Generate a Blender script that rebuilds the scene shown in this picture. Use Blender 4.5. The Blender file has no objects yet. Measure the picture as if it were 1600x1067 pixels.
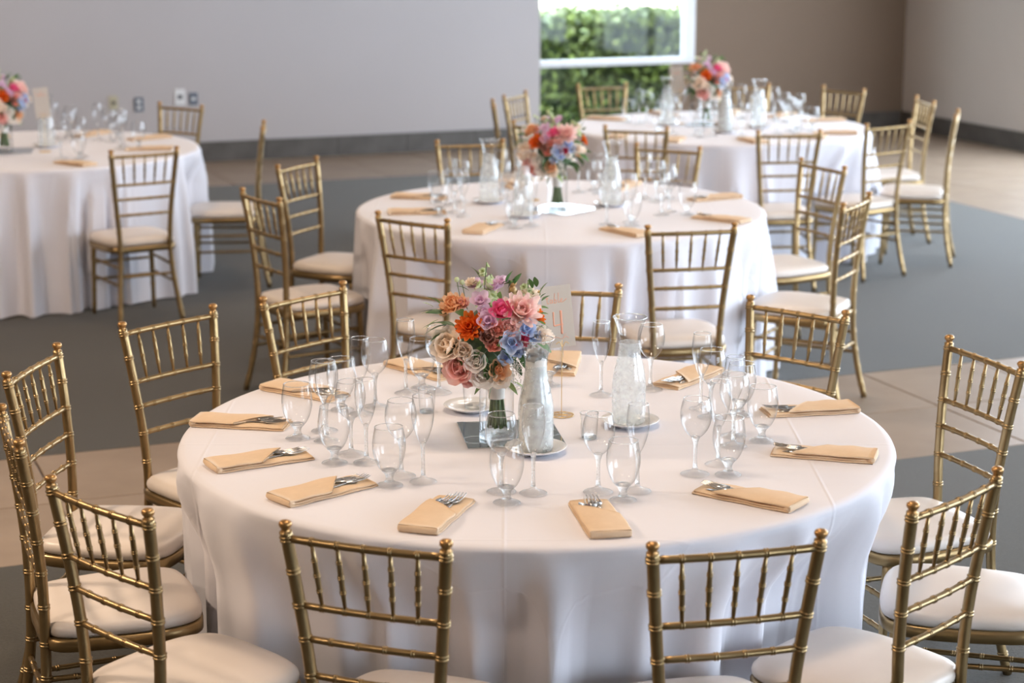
import bpy, bmesh, math, random
import numpy as np
from mathutils import Vector, Matrix

# ------------------------------------------------------------------ scene basics: camera, sky, sun, daylight portals, exposure
sc = bpy.context.scene
COL = sc.collection
random.seed(7)
R = math.radians
TH = R(21.5)                                   # the building stands turned 21.5 degrees to the camera's line of sight
CU, SU = math.cos(TH), math.sin(TH)
def UV(u, v, z=0.0):                           # building coordinates (along back wall, towards back wall) -> world
    return Vector((u * CU - v * SU, u * SU + v * CU, z))

cam_d = bpy.data.cameras.new('camera')
cam_d.sensor_width = 36.0
cam_d.lens = 67.85
cam_d.clip_end = 200
cam_d.dof.use_dof = True
cam_d.dof.focus_distance = 4.85
cam_d.dof.aperture_fstop = 3.4
cam = bpy.data.objects.new('camera', cam_d)
cam.location = (0, 0, 2.1257)
cam.rotation_euler = (R(90 - 12.827), 0, 0)
COL.objects.link(cam)
sc.camera = cam

world = bpy.data.worlds.new('sky')
sc.world = world
world.use_nodes = True
wn = world.node_tree.nodes
bg = wn['Background']
bg.inputs['Color'].default_value = (0.74, 0.86, 1.0, 1)
bg.inputs['Strength'].default_value = 4.6

sun_d = bpy.data.lights.new('sun', 'SUN')
sun_d.energy = 4.0
sun_d.angle = R(0.6)
sun_d.color = (1.0, 0.93, 0.80)
sun = bpy.data.objects.new('sun', sun_d)
sun.rotation_euler = (UV(0.9, 0.25, -1.0)).to_track_quat('-Z', 'Y').to_euler()   # high, from beyond the left end of the building
COL.objects.link(sun)

def portal(name, u, v, z, w, h, yaw):
    d = bpy.data.lights.new(name, 'AREA')
    d.shape = 'RECTANGLE'; d.size = w; d.size_y = h
    d.cycles.is_portal = True
    o = bpy.data.objects.new(name, d)
    o.location = UV(u, v, z)
    o.rotation_euler = (R(90), 0, TH + yaw)
    COL.objects.link(o)
UMIN, UMAX, VMIN, VMAX, ZC = -6.0, 10.32, -4.5, 15.95, 3.7
# window openings: right wall and the wall behind the camera are glazed, one tall window in the back wall
RIGHT_WINS = [(-1.6, 2.6), (3.6, 7.8), (8.6, 13.6)]
FRONT_WINS = [(4.6, 9.6)]
for a, b in RIGHT_WINS:
    portal('window_daylight', UMAX + 0.16, (a + b) / 2, 1.65, b - a, 2.9, R(90))
for a, b in FRONT_WINS:
    portal('window_daylight', (a + b) / 2, VMIN - 0.16, 1.65, b - a, 2.9, R(180))
portal('window_daylight', 7.31, VMAX + 0.2, 1.4, 1.5, 2.8, 0)

vs = sc.view_settings
vs.view_transform = 'Standard'
vs.look = 'None'
vs.gamma = 1.0
vs.use_curve_mapping = False
vs.exposure = 1.6
LAMP_W = 12.0
try:
    sc.cycles.transparent_max_bounces = 64
    sc.cycles.max_bounces = 10
    sc.cycles.transmission_bounces = 10
    sc.cycles.glossy_bounces = 5
    sc.cycles.diffuse_bounces = 4
    sc.cycles.caustics_reflective = False
    sc.cycles.caustics_refractive = False
    sc.cycles.sample_clamp_indirect = 4.0
    sc.cycles.use_denoising = True
except Exception:
    pass

# ------------------------------------------------------------------ materials
def new_mat(name):
    m = bpy.data.materials.new(name); m.use_nodes = True
    nt = m.node_tree
    b = nt.nodes['Principled BSDF']
    return m, nt, b
def setp(b, **k):
    names = dict(color='Base Color', rough='Roughness', metal='Metallic', spec='Specular IOR Level', trans='Transmission Weight',
                 ior='IOR', sub='Subsurface Weight', coat='Coat Weight', sheen='Sheen Weight')
    for q, v in k.items():
        s = b.inputs[names[q]]
        s.default_value = (*v, 1) if q == 'color' else v
def noise_color(nt, b, c1, c2, scale, detail=3, coord='Object', rough=0.6, sock='Base Color'):
    tc = nt.nodes.new('ShaderNodeTexCoord')
    n = nt.nodes.new('ShaderNodeTexNoise'); n.inputs['Scale'].default_value = scale; n.inputs['Detail'].default_value = detail
    n.inputs['Roughness'].default_value = rough
    r = nt.nodes.new('ShaderNodeValToRGB')
    r.color_ramp.elements[0].color = (*c1, 1); r.color_ramp.elements[1].color = (*c2, 1)
    r.color_ramp.elements[0].position = 0.3; r.color_ramp.elements[1].position = 0.7
    nt.links.new(tc.outputs[coord], n.inputs['Vector'])
    nt.links.new(n.outputs['Fac'], r.inputs['Fac'])
    nt.links.new(r.outputs['Color'], b.inputs[sock])
    return tc, n, r
def bump(nt, b, height_out, strength, dist):
    bp = nt.nodes.new('ShaderNodeBump'); bp.inputs['Strength'].default_value = strength; bp.inputs['Distance'].default_value = dist
    nt.links.new(height_out, bp.inputs['Height']); nt.links.new(bp.outputs['Normal'], b.inputs['Normal'])
def simple(name, c1, c2=None, scale=20, rough=0.5, metal=0.0, bump_s=0.0, bump_scale=200, **k):
    m, nt, b = new_mat(name)
    setp(b, rough=rough, metal=metal, **k)
    noise_color(nt, b, c1, c2 or tuple(x * 0.92 for x in c1), scale)
    if bump_s:
        tc = nt.nodes.new('ShaderNodeTexCoord'); n = nt.nodes.new('ShaderNodeTexNoise'); n.inputs['Scale'].default_value = bump_scale
        nt.links.new(tc.outputs['Object'], n.inputs['Vector'])
        bump(nt, b, n.outputs['Fac'], bump_s, 0.002)
    return m

M = {}
M['gold'] = simple('gold_painted_wood', (0.30, 0.205, 0.095), (0.375, 0.262, 0.128), 9, rough=0.33, metal=0.88)
M['gold_warm_lit'] = simple('gold_paint_warm_lit_tip', (0.42, 0.22, 0.075), (0.48, 0.28, 0.11), 60, rough=0.33, metal=0.7)  # orange finials: warm lamp light from above put into the colour
M['vinyl'] = simple('ivory_vinyl', (0.73, 0.65, 0.585), (0.77, 0.69, 0.62), 6, rough=0.36, bump_s=0.06, bump_scale=350)
M['wall'] = simple('light_grey_wall_paint', (0.455, 0.424, 0.424), (0.47, 0.438, 0.438), 1.2, rough=0.8, bump_s=0.05, bump_scale=120)
M['taupe_and_shade'] = simple('taupe_with_painted_shade', (0.185, 0.128, 0.088), (0.195, 0.135, 0.094), 1.2, rough=0.8, bump_s=0.05, bump_scale=120)  # taupe brown; right of the back window it holds the wall's shade as colour
M['greige_lit'] = simple('greige_lit_wall', (0.56, 0.50, 0.455), (0.58, 0.52, 0.475), 1.2, rough=0.8, bump_s=0.05, bump_scale=120)  # lighter tone: brighter light on the right wall put into its colour
M['ceiling'] = simple('ceiling_paint', (0.36, 0.32, 0.28), None, 2, rough=0.9)
M['base_tile'] = simple('slate_base_tile', (0.060, 0.052, 0.045), (0.105, 0.094, 0.083), 5, rough=0.5, bump_s=0.1, bump_scale=40)
M['grout'] = simple('grout', (0.20, 0.185, 0.17), None, 40, rough=0.9)
M['tile'] = simple('beige_stone_tile', (0.265, 0.195, 0.138), (0.34, 0.257, 0.19), 2.6, rough=0.42, bump_s=0.06, bump_scale=60)
M['alu'] = simple('white_window_frame', (0.72, 0.73, 0.75), None, 8, rough=0.4)
M['plate_white'] = simple('white_plastic', (0.75, 0.75, 0.75), None, 8, rough=0.4)
M['plate_blue'] = simple('slate_blue_plastic', (0.10, 0.125, 0.165), None, 8, rough=0.4)
M['plate_yellow'] = simple('cream_plastic', (0.50, 0.45, 0.30), None, 8, rough=0.4)
M['socket'] = simple('dark_socket', (0.05, 0.05, 0.055), None, 8, rough=0.5)
M['napkin'] = simple('tan_linen', (0.72, 0.53, 0.35), (0.77, 0.575, 0.39), 30, rough=0.75, bump_s=0.12, bump_scale=700)
M['steel'] = simple('cutlery_steel', (0.62, 0.61, 0.60), None, 30, rough=0.18, metal=1.0)
M['china'] = simple('white_china', (0.82, 0.82, 0.83), None, 10, rough=0.15)
M['paper'] = simple('white_paper', (0.80, 0.79, 0.78), None, 60, rough=0.8)
M['wire'] = simple('gold_wire', (0.78, 0.55, 0.25), None, 50, rough=0.3, metal=0.9)
M['rose_ink'] = simple('rose_gold_ink', (0.80, 0.36, 0.22), (0.86, 0.42, 0.28), 80, rough=0.45, metal=0.2)
M['ribbon'] = simple('white_satin_ribbon', (0.80, 0.77, 0.72), None, 30, rough=0.35)
M['stem'] = simple('green_stem', (0.075, 0.13, 0.045), (0.13, 0.20, 0.07), 60, rough=0.5)
M['leaf'] = simple('green_leaf', (0.055, 0.14, 0.035), (0.11, 0.23, 0.06), 50, rough=0.45)
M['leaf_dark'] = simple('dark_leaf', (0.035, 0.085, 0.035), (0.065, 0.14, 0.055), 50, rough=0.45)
M['leaf_light'] = simple('lime_leaf', (0.30, 0.42, 0.12), (0.42, 0.52, 0.20), 60, rough=0.5)
M['dark_wood'] = simple('plywood_table', (0.30, 0.20, 0.12), None, 5, rough=0.6)
M['black_metal'] = simple('black_steel', (0.03, 0.03, 0.03), None, 5, rough=0.4, metal=0.6)
M['lamp_body'] = simple('white_lamp_trim', (0.75, 0.74, 0.72), None, 5, rough=0.5)
M['concrete'] = simple('sunlit_paving', (0.62, 0.57, 0.40), (0.68, 0.63, 0.46), 0.8, rough=0.85)

# carpet: dark green grey loop pile
m, nt, b = new_mat('dark_grey_carpet')
setp(b, rough=0.85, sheen=0.15)
tc, n, r = noise_color(nt, b, (0.030, 0.027, 0.019), (0.068, 0.062, 0.047), 90, 6, 'Object', 0.75)
n2 = nt.nodes.new('ShaderNodeTexNoise'); n2.inputs['Scale'].default_value = 3.0
nt.links.new(tc.outputs['Object'], n2.inputs['Vector'])
mx = nt.nodes.new('ShaderNodeMix'); mx.data_type = 'RGBA'; mx.blend_type = 'MULTIPLY'; mx.inputs['Factor'].default_value = 0.35
nt.links.new(r.outputs['Color'], mx.inputs['A']); nt.links.new(n2.outputs['Color'], mx.inputs['B'])
nt.links.new(r.outputs['Color'], b.inputs['Base Color'])
bump(nt, b, n.outputs['Fac'], 0.5, 0.006)
M['carpet'] = m

# white table linen with pressed fold lines
m, nt, b = new_mat('white_table_linen')
setp(b, rough=0.72, sheen=0.15)
noise_color(nt, b, (0.765, 0.755, 0.815), (0.785, 0.775, 0.835), 4)
tc = nt.nodes.new('ShaderNodeTexCoord')
sp = nt.nodes.new('ShaderNodeSeparateXYZ'); nt.links.new(tc.outputs['Object'], sp.inputs[0])
def mth(op, a, v=None, c=None):
    q = nt.nodes.new('ShaderNodeMath'); q.operation = op
    nt.links.new(a, q.inputs[0])
    if v is not None:
        if isinstance(v, (int, float)): q.inputs[1].default_value = v
        else: nt.links.new(v, q.inputs[1])
    return q.outputs[0]
ridges = []
for ax, off in ((0, 0.08), (1, 0.11)):
    t = mth('ADD', sp.outputs[ax], off)
    t = mth('PINGPONG', t, 0.38)
    t = mth('DIVIDE', t, 0.006)
    t = mth('SUBTRACT', t, 1.0)
    t = mth('MULTIPLY', t, -1.0)
    ridges.append(mth('MAXIMUM', t, 0.0))
hsum = mth('MAXIMUM', ridges[0], ridges[1])
nz = nt.nodes.new('ShaderNodeTexNoise'); nz.inputs['Scale'].default_value = 5.0; nz.inputs['Detail'].default_value = 3
nt.links.new(tc.outputs['Object'], nz.inputs['Vector'])
hs = mth('ADD', hsum, mth('MULTIPLY', nz.outputs['Fac'], 2.2))
bump(nt, b, hs, 0.55, 0.0018)
M['linen'] = m

# glassware: thin clear walls (straight-through with grazing reflection), solid stems and feet that refract
def thin_glass(name, tint=(0.992, 0.995, 0.995), edge=(0.45, 0.49, 0.51), base=0.045, gain=0.9, power=3.2, rough=0.0, ripple=0.0):
    m = bpy.data.materials.new(name); m.use_nodes = True
    nt = m.node_tree; nt.nodes.clear()
    out = nt.nodes.new('ShaderNodeOutputMaterial')
    lw = nt.nodes.new('ShaderNodeLayerWeight'); lw.inputs['Blend'].default_value = 0.5
    pw = nt.nodes.new('ShaderNodeMath'); pw.operation = 'POWER'; pw.inputs[1].default_value = power
    nt.links.new(lw.outputs['Facing'], pw.inputs[0])
    ma = nt.nodes.new('ShaderNodeMath'); ma.operation = 'MULTIPLY_ADD'; ma.inputs[1].default_value = gain; ma.inputs[2].default_value = base
    nt.links.new(pw.outputs[0], ma.inputs[0])
    mixc = nt.nodes.new('ShaderNodeMix'); mixc.data_type = 'RGBA'
    mixc.inputs['A'].default_value = (*tint, 1); mixc.inputs['B'].default_value = (*edge, 1)
    nt.links.new(pw.outputs[0], mixc.inputs['Factor'])
    tr = nt.nodes.new('ShaderNodeBsdfTransparent'); nt.links.new(mixc.outputs['Result'], tr.inputs['Color'])
    gl = nt.nodes.new('ShaderNodeBsdfGlossy'); gl.inputs['Roughness'].default_value = rough
    if ripple:
        tc = nt.nodes.new('ShaderNodeTexCoord'); nz = nt.nodes.new('ShaderNodeTexNoise'); nz.inputs['Scale'].default_value = ripple
        bp = nt.nodes.new('ShaderNodeBump'); bp.inputs['Strength'].default_value = 0.8; bp.inputs['Distance'].default_value = 0.004
        nt.links.new(tc.outputs['Object'], nz.inputs['Vector']); nt.links.new(nz.outputs['Fac'], bp.inputs['Height'])
        nt.links.new(bp.outputs['Normal'], gl.inputs['Normal'])
    ms = nt.nodes.new('ShaderNodeMixShader')
    nt.links.new(ma.outputs[0], ms.inputs['Fac']); nt.links.new(tr.outputs[0], ms.inputs[1]); nt.links.new(gl.outputs[0], ms.inputs[2])
    nt.links.new(ms.outputs[0], out.inputs['Surface'])
    return m
M['glass'] = thin_glass('clear_thin_glass')
M['thin_foot'] = thin_glass('clear_thin_foot', (0.985, 0.99, 0.99), (0.68, 0.71, 0.72), 0.15, 0.35, 2.4, 0.02, 240.0)
M['foot_glass'] = thin_glass('clear_foot_glass', (0.975, 0.985, 0.985), (0.86, 0.88, 0.89), 0.06, 0.40, 3.0, 0.03, 260.0)
_nt = M['foot_glass'].node_tree
_out = next(n for n in _nt.nodes if n.type == 'OUTPUT_MATERIAL'); _thin = _out.inputs['Surface'].links[0].from_socket
_rf = _nt.nodes.new('ShaderNodeBsdfGlass'); _rf.inputs['IOR'].default_value = 1.5; _rf.inputs['Roughness'].default_value = 0.0; _rf.inputs['Color'].default_value = (0.98, 0.99, 0.99, 1)
_bp = next(n for n in _nt.nodes if n.type == 'BUMP'); _nt.links.new(_bp.outputs['Normal'], _rf.inputs['Normal'])
_mx = _nt.nodes.new('ShaderNodeMixShader'); _mx.inputs['Fac'].default_value = 0.5
_nt.links.new(_thin, _mx.inputs[1]); _nt.links.new(_rf.outputs[0], _mx.inputs[2]); _nt.links.new(_mx.outputs[0], _out.inputs['Surface'])
M['pane'] = thin_glass('window_pane_glass', (0.96, 0.975, 0.97), (0.85, 0.9, 0.9), 0.01, 0.35, 5.0)
m, nt, b = new_mat('solid_clear_glass')
setp(b, color=(0.97, 0.985, 0.985), rough=0.0, trans=1.0, ior=1.48)
M['solid_glass'] = m
# condensation-frosted carafe wall
m = bpy.data.materials.new('frosted_glass'); m.use_nodes = True
nt = m.node_tree; nt.nodes.clear()
out = nt.nodes.new('ShaderNodeOutputMaterial')
tr = nt.nodes.new('ShaderNodeBsdfTransparent'); tr.inputs['Color'].default_value = (0.96, 0.98, 0.98, 1)
df = nt.nodes.new('ShaderNodeBsdfDiffuse'); df.inputs['Color'].default_value = (0.93, 0.95, 0.95, 1)
tl = nt.nodes.new('ShaderNodeBsdfTranslucent'); tl.inputs['Color'].default_value = (0.94, 0.96, 0.96, 1)
gl = nt.nodes.new('ShaderNodeBsdfGlossy'); gl.inputs['Roughness'].default_value = 0.12
lw = nt.nodes.new('ShaderNodeLayerWeight'); lw.inputs['Blend'].default_value = 0.3
tc = nt.nodes.new('ShaderNodeTexCoord'); nz = nt.nodes.new('ShaderNodeTexNoise'); nz.inputs['Scale'].default_value = 45; nz.inputs['Detail'].default_value = 5
nt.links.new(tc.outputs['Object'], nz.inputs['Vector'])
mr = nt.nodes.new('ShaderNodeMapRange'); mr.inputs['From Min'].default_value = 0.35; mr.inputs['From Max'].default_value = 0.65
mr.inputs['To Min'].default_value = 0.22; mr.inputs['To Max'].default_value = 0.42
nt.links.new(nz.outputs['Fac'], mr.inputs['Value'])
m1 = nt.nodes.new('ShaderNodeMixShader'); nt.links.new(df.outputs[0], m1.inputs[1]); nt.links.new(tl.outputs[0], m1.inputs[2])
m2 = nt.nodes.new('ShaderNodeMixShader'); nt.links.new(mr.outputs[0], m2.inputs['Fac']); nt.links.new(tr.outputs[0], m2.inputs[1]); nt.links.new(m1.outputs[0], m2.inputs[2])
m3 = nt.nodes.new('ShaderNodeMixShader')
pw = nt.nodes.new('ShaderNodeMath'); pw.operation = 'MULTIPLY_ADD'; pw.inputs[1].default_value = 0.3; pw.inputs[2].default_value = 0.03
nt.links.new(lw.outputs['Facing'], pw.inputs[0]); nt.links.new(pw.outputs[0], m3.inputs['Fac'])
nt.links.new(m2.outputs[0], m3.inputs[1]); nt.links.new(gl.outputs[0], m3.inputs[2]); nt.links.new(m3.outputs[0], out.inputs['Surface'])
M['frosted'] = m
m, nt, b = new_mat('mirror'); setp(b, color=(0.62, 0.66, 0.66), rough=0.02, metal=1.0); M['mirror'] = m
m, nt, b = new_mat('ice'); setp(b, color=(0.93, 0.96, 0.97), rough=0.15, trans=0.75, ior=1.2); M['ice'] = m
# vellum-like table card
m = bpy.data.materials.new('frosted_card'); m.use_nodes = True
nt = m.node_tree; nt.nodes.clear()
out = nt.nodes.new('ShaderNodeOutputMaterial')
df = nt.nodes.new('ShaderNodeBsdfDiffuse'); df.inputs['Color'].default_value = (0.74, 0.69, 0.63, 1)
tl = nt.nodes.new('ShaderNodeBsdfTranslucent'); tl.inputs['Color'].default_value = (0.74, 0.69, 0.63, 1)
tr = nt.nodes.new('ShaderNodeBsdfTransparent')
a1 = nt.nodes.new('ShaderNodeMixShader'); a1.inputs[0].default_value = 0.35; a2 = nt.nodes.new('ShaderNodeMixShader'); a2.inputs[0].default_value = 0.18
nt.links.new(df.outputs[0], a1.inputs[1]); nt.links.new(tl.outputs[0], a1.inputs[2])
nt.links.new(a1.outputs[0], a2.inputs[1]); nt.links.new(tr.outputs[0], a2.inputs[2]); nt.links.new(a2.outputs[0], out.inputs['Surface'])
M['card'] = m
# petals
def petal_mat(name, c1, c2, rough=0.55):
    m, nt, b = new_mat(name)
    setp(b, rough=rough)
    _, _, r = noise_color(nt, b, c1, c2, 45)
    tl = nt.nodes.new('ShaderNodeBsdfTranslucent'); nt.links.new(r.outputs['Color'], tl.inputs['Color'])
    ms = nt.nodes.new('ShaderNodeMixShader'); ms.inputs['Fac'].default_value = 0.45
    nt.links.new(b.outputs[0], ms.inputs[1]); nt.links.new(tl.outputs[0], ms.inputs[2])
    nt.links.new(ms.outputs[0], nt.nodes['Material Output'].inputs['Surface'])
    return m
P = {
 'orange': petal_mat('orange_petal', (0.78, 0.13, 0.012), (0.90, 0.24, 0.03)),
 'peach': petal_mat('peach_petal', (0.90, 0.50, 0.26), (0.94, 0.64, 0.42)),
 'lilac': petal_mat('lilac_petal', (0.78, 0.54, 0.72), (0.86, 0.70, 0.82)),
 'hotpink': petal_mat('hot_pink_petal', (0.86, 0.12, 0.33), (0.92, 0.26, 0.46)),
 'palepink': petal_mat('pale_pink_petal', (0.93, 0.58, 0.58), (0.95, 0.78, 0.68)),
 'blue': petal_mat('sky_blue_petal', (0.54, 0.65, 0.88), (0.70, 0.78, 0.94)),
 'coral': petal_mat('coral_petal', (0.90, 0.38, 0.29), (0.93, 0.50, 0.42)),
 'rose': petal_mat('pink_rose_petal', (0.96, 0.56, 0.52), (0.97, 0.74, 0.67)),
 'cream': petal_mat('cream_petal', (0.97, 0.84, 0.71), (0.98, 0.90, 0.81)),
 'white': petal_mat('white_petal', (0.98, 0.93, 0.87), (0.985, 0.95, 0.91)),
 'crimson': petal_mat('crimson_petal', (0.66, 0.05, 0.12), (0.75, 0.10, 0.18)),
 'mauve': petal_mat('dusty_mauve_petal', (0.36, 0.17, 0.13), (0.48, 0.25, 0.20)),
 'greenwhite': petal_mat('green_white_petal', (0.60, 0.70, 0.38), (0.78, 0.82, 0.62)),
}

# ------------------------------------------------------------------ mesh helpers
def mesh(name, verts, faces, smooth=True):
    me = bpy.data.meshes.new(name)
    me.from_pydata([tuple(v) for v in verts], [], faces)
    me.update()
    if smooth:
        me.polygons.foreach_set('use_smooth', [True] * len(me.polygons))
    return me
class MB:
    def __init__(s): s.v = []; s.f = []
    def add(s, verts, faces):
        o = len(s.v); s.v.extend([tuple(v) for v in verts]); s.f.extend([tuple(i + o for i in q) for q in faces])
    def mesh(s, name, smooth=True): return mesh(name, s.v, s.f, smooth)
    def box(s, a, b, bevel=0.0):
        (x0, y0, z0), (x1, y1, z1) = a, b
        if bevel <= 0:
            s.add([(x0,y0,z0),(x1,y0,z0),(x1,y1,z0),(x0,y1,z0),(x0,y0,z1),(x1,y0,z1),(x1,y1,z1),(x0,y1,z1)],
                  [(0,3,2,1),(4,5,6,7),(0,1,5,4),(1,2,6,5),(2,3,7,6),(3,0,4,7)])
        else:
            e = bevel
            s.add([(x0,y0,z0),(x1,y0,z0),(x1,y1,z0),(x0,y1,z0),(x0,y0,z1-e),(x1,y0,z1-e),(x1,y1,z1-e),(x0,y1,z1-e),
                   (x0+e,y0+e,z1),(x1-e,y0+e,z1),(x1-e,y1-e,z1),(x0+e,y1-e,z1)],
                  [(0,3,2,1),(8,9,10,11),(0,1,5,4),(1,2,6,5),(2,3,7,6),(3,0,4,7),(4,5,9,8),(5,6,10,9),(6,7,11,10),(7,4,8,11)])
def lathe(prof, n=24, mb=None, caps=True, center=(0, 0, 0)):
    v, f = [], []
    cx, cy, cz = center
    for r, z in prof:
        for k in range(n):
            a = 2 * math.pi * k / n
            v.append((cx + r * math.cos(a), cy + r * math.sin(a), cz + z))
    for i in range(len(prof) - 1):
        for k in range(n):
            k2 = (k + 1) % n
            f.append((i * n + k, i * n + k2, (i + 1) * n + k2, (i + 1) * n + k))
    if caps:
        if prof[0][0] > 1e-6: f.append(tuple(reversed(range(n))))
        if prof[-1][0] > 1e-6: f.append(tuple((len(prof) - 1) * n + k for k in range(n)))
    if mb: mb.add(v, f)
    return v, f
def tube(path, radii, n=8, mb=None, up=(0, 0, 1), flat=1.0):
    path = [Vector(p) for p in path]
    v, f = [], []
    m_ = len(path)
    for i, p in enumerate(path):
        t = (path[min(i + 1, m_ - 1)] - path[max(i - 1, 0)])
        if t.length < 1e-9: t = Vector((0, 0, 1))
        t.normalize()
        u = Vector(up)
        if abs(t.dot(u)) > 0.95: u = Vector((1, 0, 0))
        a = t.cross(u).normalized(); c = a.cross(t).normalized()
        r = radii[i] if hasattr(radii, '__len__') else radii
        for k in range(n):
            g = 2 * math.pi * k / n
            v.append(p + a * (r * math.cos(g)) + c * (r * flat * math.sin(g)))
    for i in range(m_ - 1):
        for k in range(n):
            k2 = (k + 1) % n
            f.append((i * n + k, i * n + k2, (i + 1) * n + k2, (i + 1) * n + k))
    f.append(tuple(reversed(range(n)))); f.append(tuple((m_ - 1) * n + k for k in range(n)))
    if mb: mb.add(v, f)
    return v, f
def catmull(pts, sub=6, closed=False):
    pts = [Vector(p) for p in pts]; out = []; n = len(pts)
    rng = range(n) if closed else range(n - 1)
    for i in rng:
        g = lambda j: pts[j % n] if closed else pts[min(max(j, 0), n - 1)]
        p0, p1, p2, p3 = g(i - 1), g(i), g(i + 1), g(i + 2)
        for k in range(sub):
            t = k / sub
            out.append(0.5 * ((2 * p1) + (p2 - p0) * t + (2 * p0 - 5 * p1 + 4 * p2 - p3) * t * t + (3 * p1 - p0 - 3 * p2 + p3) * t ** 3))
    if not closed: out.append(pts[-1])
    return out
def obj(name, me, mat=None, parent=None, loc=(0, 0, 0), rot=(0, 0, 0)):
    o = bpy.data.objects.new(name, me)
    if mat is not None and me is not None and not me.materials: me.materials.append(M[mat] if isinstance(mat, str) else mat)
    o.location = loc; o.rotation_euler = rot
    COL.objects.link(o)
    if parent is not None: o.parent = parent
    return o
def tag(o, label=None, cat=None, group=None, kind=None):
    if label: o['label'] = label
    if cat: o['category'] = cat
    if group: o['group'] = group
    if kind: o['kind'] = kind
    return o
def thing(name, label, cat, loc=(0, 0, 0), rz=0.0, group=None):
    o = obj(name, None, None, None, loc, (0, 0, rz)); o.empty_display_size = 0.1
    return tag(o, label, cat, group)
KIDS = {}
def copy_tree(o, parent=None, top=True):
    c = o.copy(); COL.objects.link(c)
    if parent is not None: c.parent = parent
    for ch in list(o.children): copy_tree(ch, c, False)
    return c

# ------------------------------------------------------------------ the room
def bmesh_box_uv(mb, u0, u1, v0, v1, z0, z1, bevel=0.0):       # box in building coordinates (object is turned by TH)
    mb.box((u0, v0, z0), (u1, v1, z1), bevel)
ROT = (0, 0, TH)
def struct(name, mb, mat, parent=None, smooth=False):
    o = obj(name, mb.mesh(name, smooth), mat, parent, (0, 0, 0), ROT if parent is None else (0, 0, 0))
    if parent is None: o['kind'] = 'structure'
    return o
mb = MB(); mb.box((UMIN, VMIN, -0.2), (UMAX, VMAX, -0.012))
floor = struct('floor', mb, 'grout')
def carpet(u0, u1, v0, v1):
    q = MB(); q.box((u0, v0, -0.012), (u1, v1, 0.0))
    struct('carpet', q, 'carpet', floor)
carpet(UMIN, UMAX, VMIN, 6.2)
carpet(UMIN, 8.08, 7.48, 14.52)
def tile_field(u0, u1, v0, v1, nu, nv):
    du, dv = (u1 - u0) / nu, (v1 - v0) / nv
    q = MB(); q.box((0.004, 0.004, -0.012), (du - 0.004, dv - 0.004, 0.0), 0.002)
    me = q.mesh('floor_tile', False); me.materials.append(M['tile'])
    for i in range(nu):
        for j in range(nv):
            obj('floor_tile', me, None, floor, (u0 + i * du, v0 + j * dv, 0))
tile_field(-5.97, 10.32, 6.2, 7.48, 26, 2)
tile_field(-5.97, 10.32, 14.52, 15.95, 26, 2)
tile_field(8.08, 10.32, 7.48, 14.52, 4, 11)

WL, WR = 6.55, 8.08                                            # the back window's opening
mb = MB(); mb.box((UMIN, VMAX, 0), (WL, VMAX + 0.2, ZC)); mb.box((WL, VMAX, 2.75), (WR, VMAX + 0.2, ZC))
struct('wall_back', mb, 'wall')
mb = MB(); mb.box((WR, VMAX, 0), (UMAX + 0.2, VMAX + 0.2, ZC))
struct('wall_back_right', mb, 'taupe_and_shade')
mb = MB()
edges = [VMIN] + [x for w in RIGHT_WINS for x in w] + [VMAX]
for i in range(0, len(edges), 2): mb.box((UMAX, edges[i], 0), (UMAX + 0.2, edges[i + 1], ZC))
for a, b_ in RIGHT_WINS: mb.box((UMAX, a, 0), (UMAX + 0.2, b_, 0.2)); mb.box((UMAX, a, 3.1), (UMAX + 0.2, b_, ZC))
struct('wall_right', mb, 'greige_lit')
mb = MB(); mb.box((UMIN - 0.2, VMIN - 0.2, 0), (UMIN, VMAX + 0.2, ZC))
struct('wall_left', mb, 'taupe_and_shade')
mb = MB()
edges = [UMIN] + [x for w in FRONT_WINS for x in w] + [UMAX + 0.2]
for i in range(0, len(edges), 2): mb.box((edges[i], VMIN - 0.2, 0), (edges[i + 1], VMIN, ZC))
for a, b_ in FRONT_WINS: mb.box((a, VMIN - 0.2, 0), (b_, VMIN, 0.2)); mb.box((a, VMIN - 0.2, 3.1), (b_, VMIN, ZC))
struct('wall_front', mb, 'taupe_and_shade')
mb = MB(); mb.box((UMIN - 0.2, VMIN - 0.2, ZC), (UMAX + 0.2, VMAX + 0.2, ZC + 0.2))
struct('ceiling', mb, 'ceiling')

# skirting of dark stone tiles
def baseboard(name, u0, u1, n, right=False):
    L = (u1 - u0) / n
    q = MB()
    if right: q.box((UMAX - 0.010, u0, 0), (UMAX, u1, 0.165))
    else: q.box((u0, VMAX - 0.010, 0), (u1, VMAX, 0.165))
    b_ = struct(name, q, 'grout')
    q = MB(); q.box((0.002, 0, 0), (L - 0.002, 0.012, 0.168))
    me = q.mesh('skirting_tile', False); me.materials.append(M['base_tile'])
    for i in range(n):
        if right: obj('skirting_tile', me, None, b_, (UMAX - 0.010, u0 + i * L, 0), (0, 0, R(90)))
        else: obj('skirting_tile', me, None, b_, (u0 + i * L, VMAX - 0.022, 0))
baseboard('baseboard_back', -1.0, WL, 12)
baseboard('baseboard_back_right', WR, UMAX - 0.03, 4)
baseboard('baseboard_right', 9.6, VMAX - 0.03, 10, True)

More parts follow.
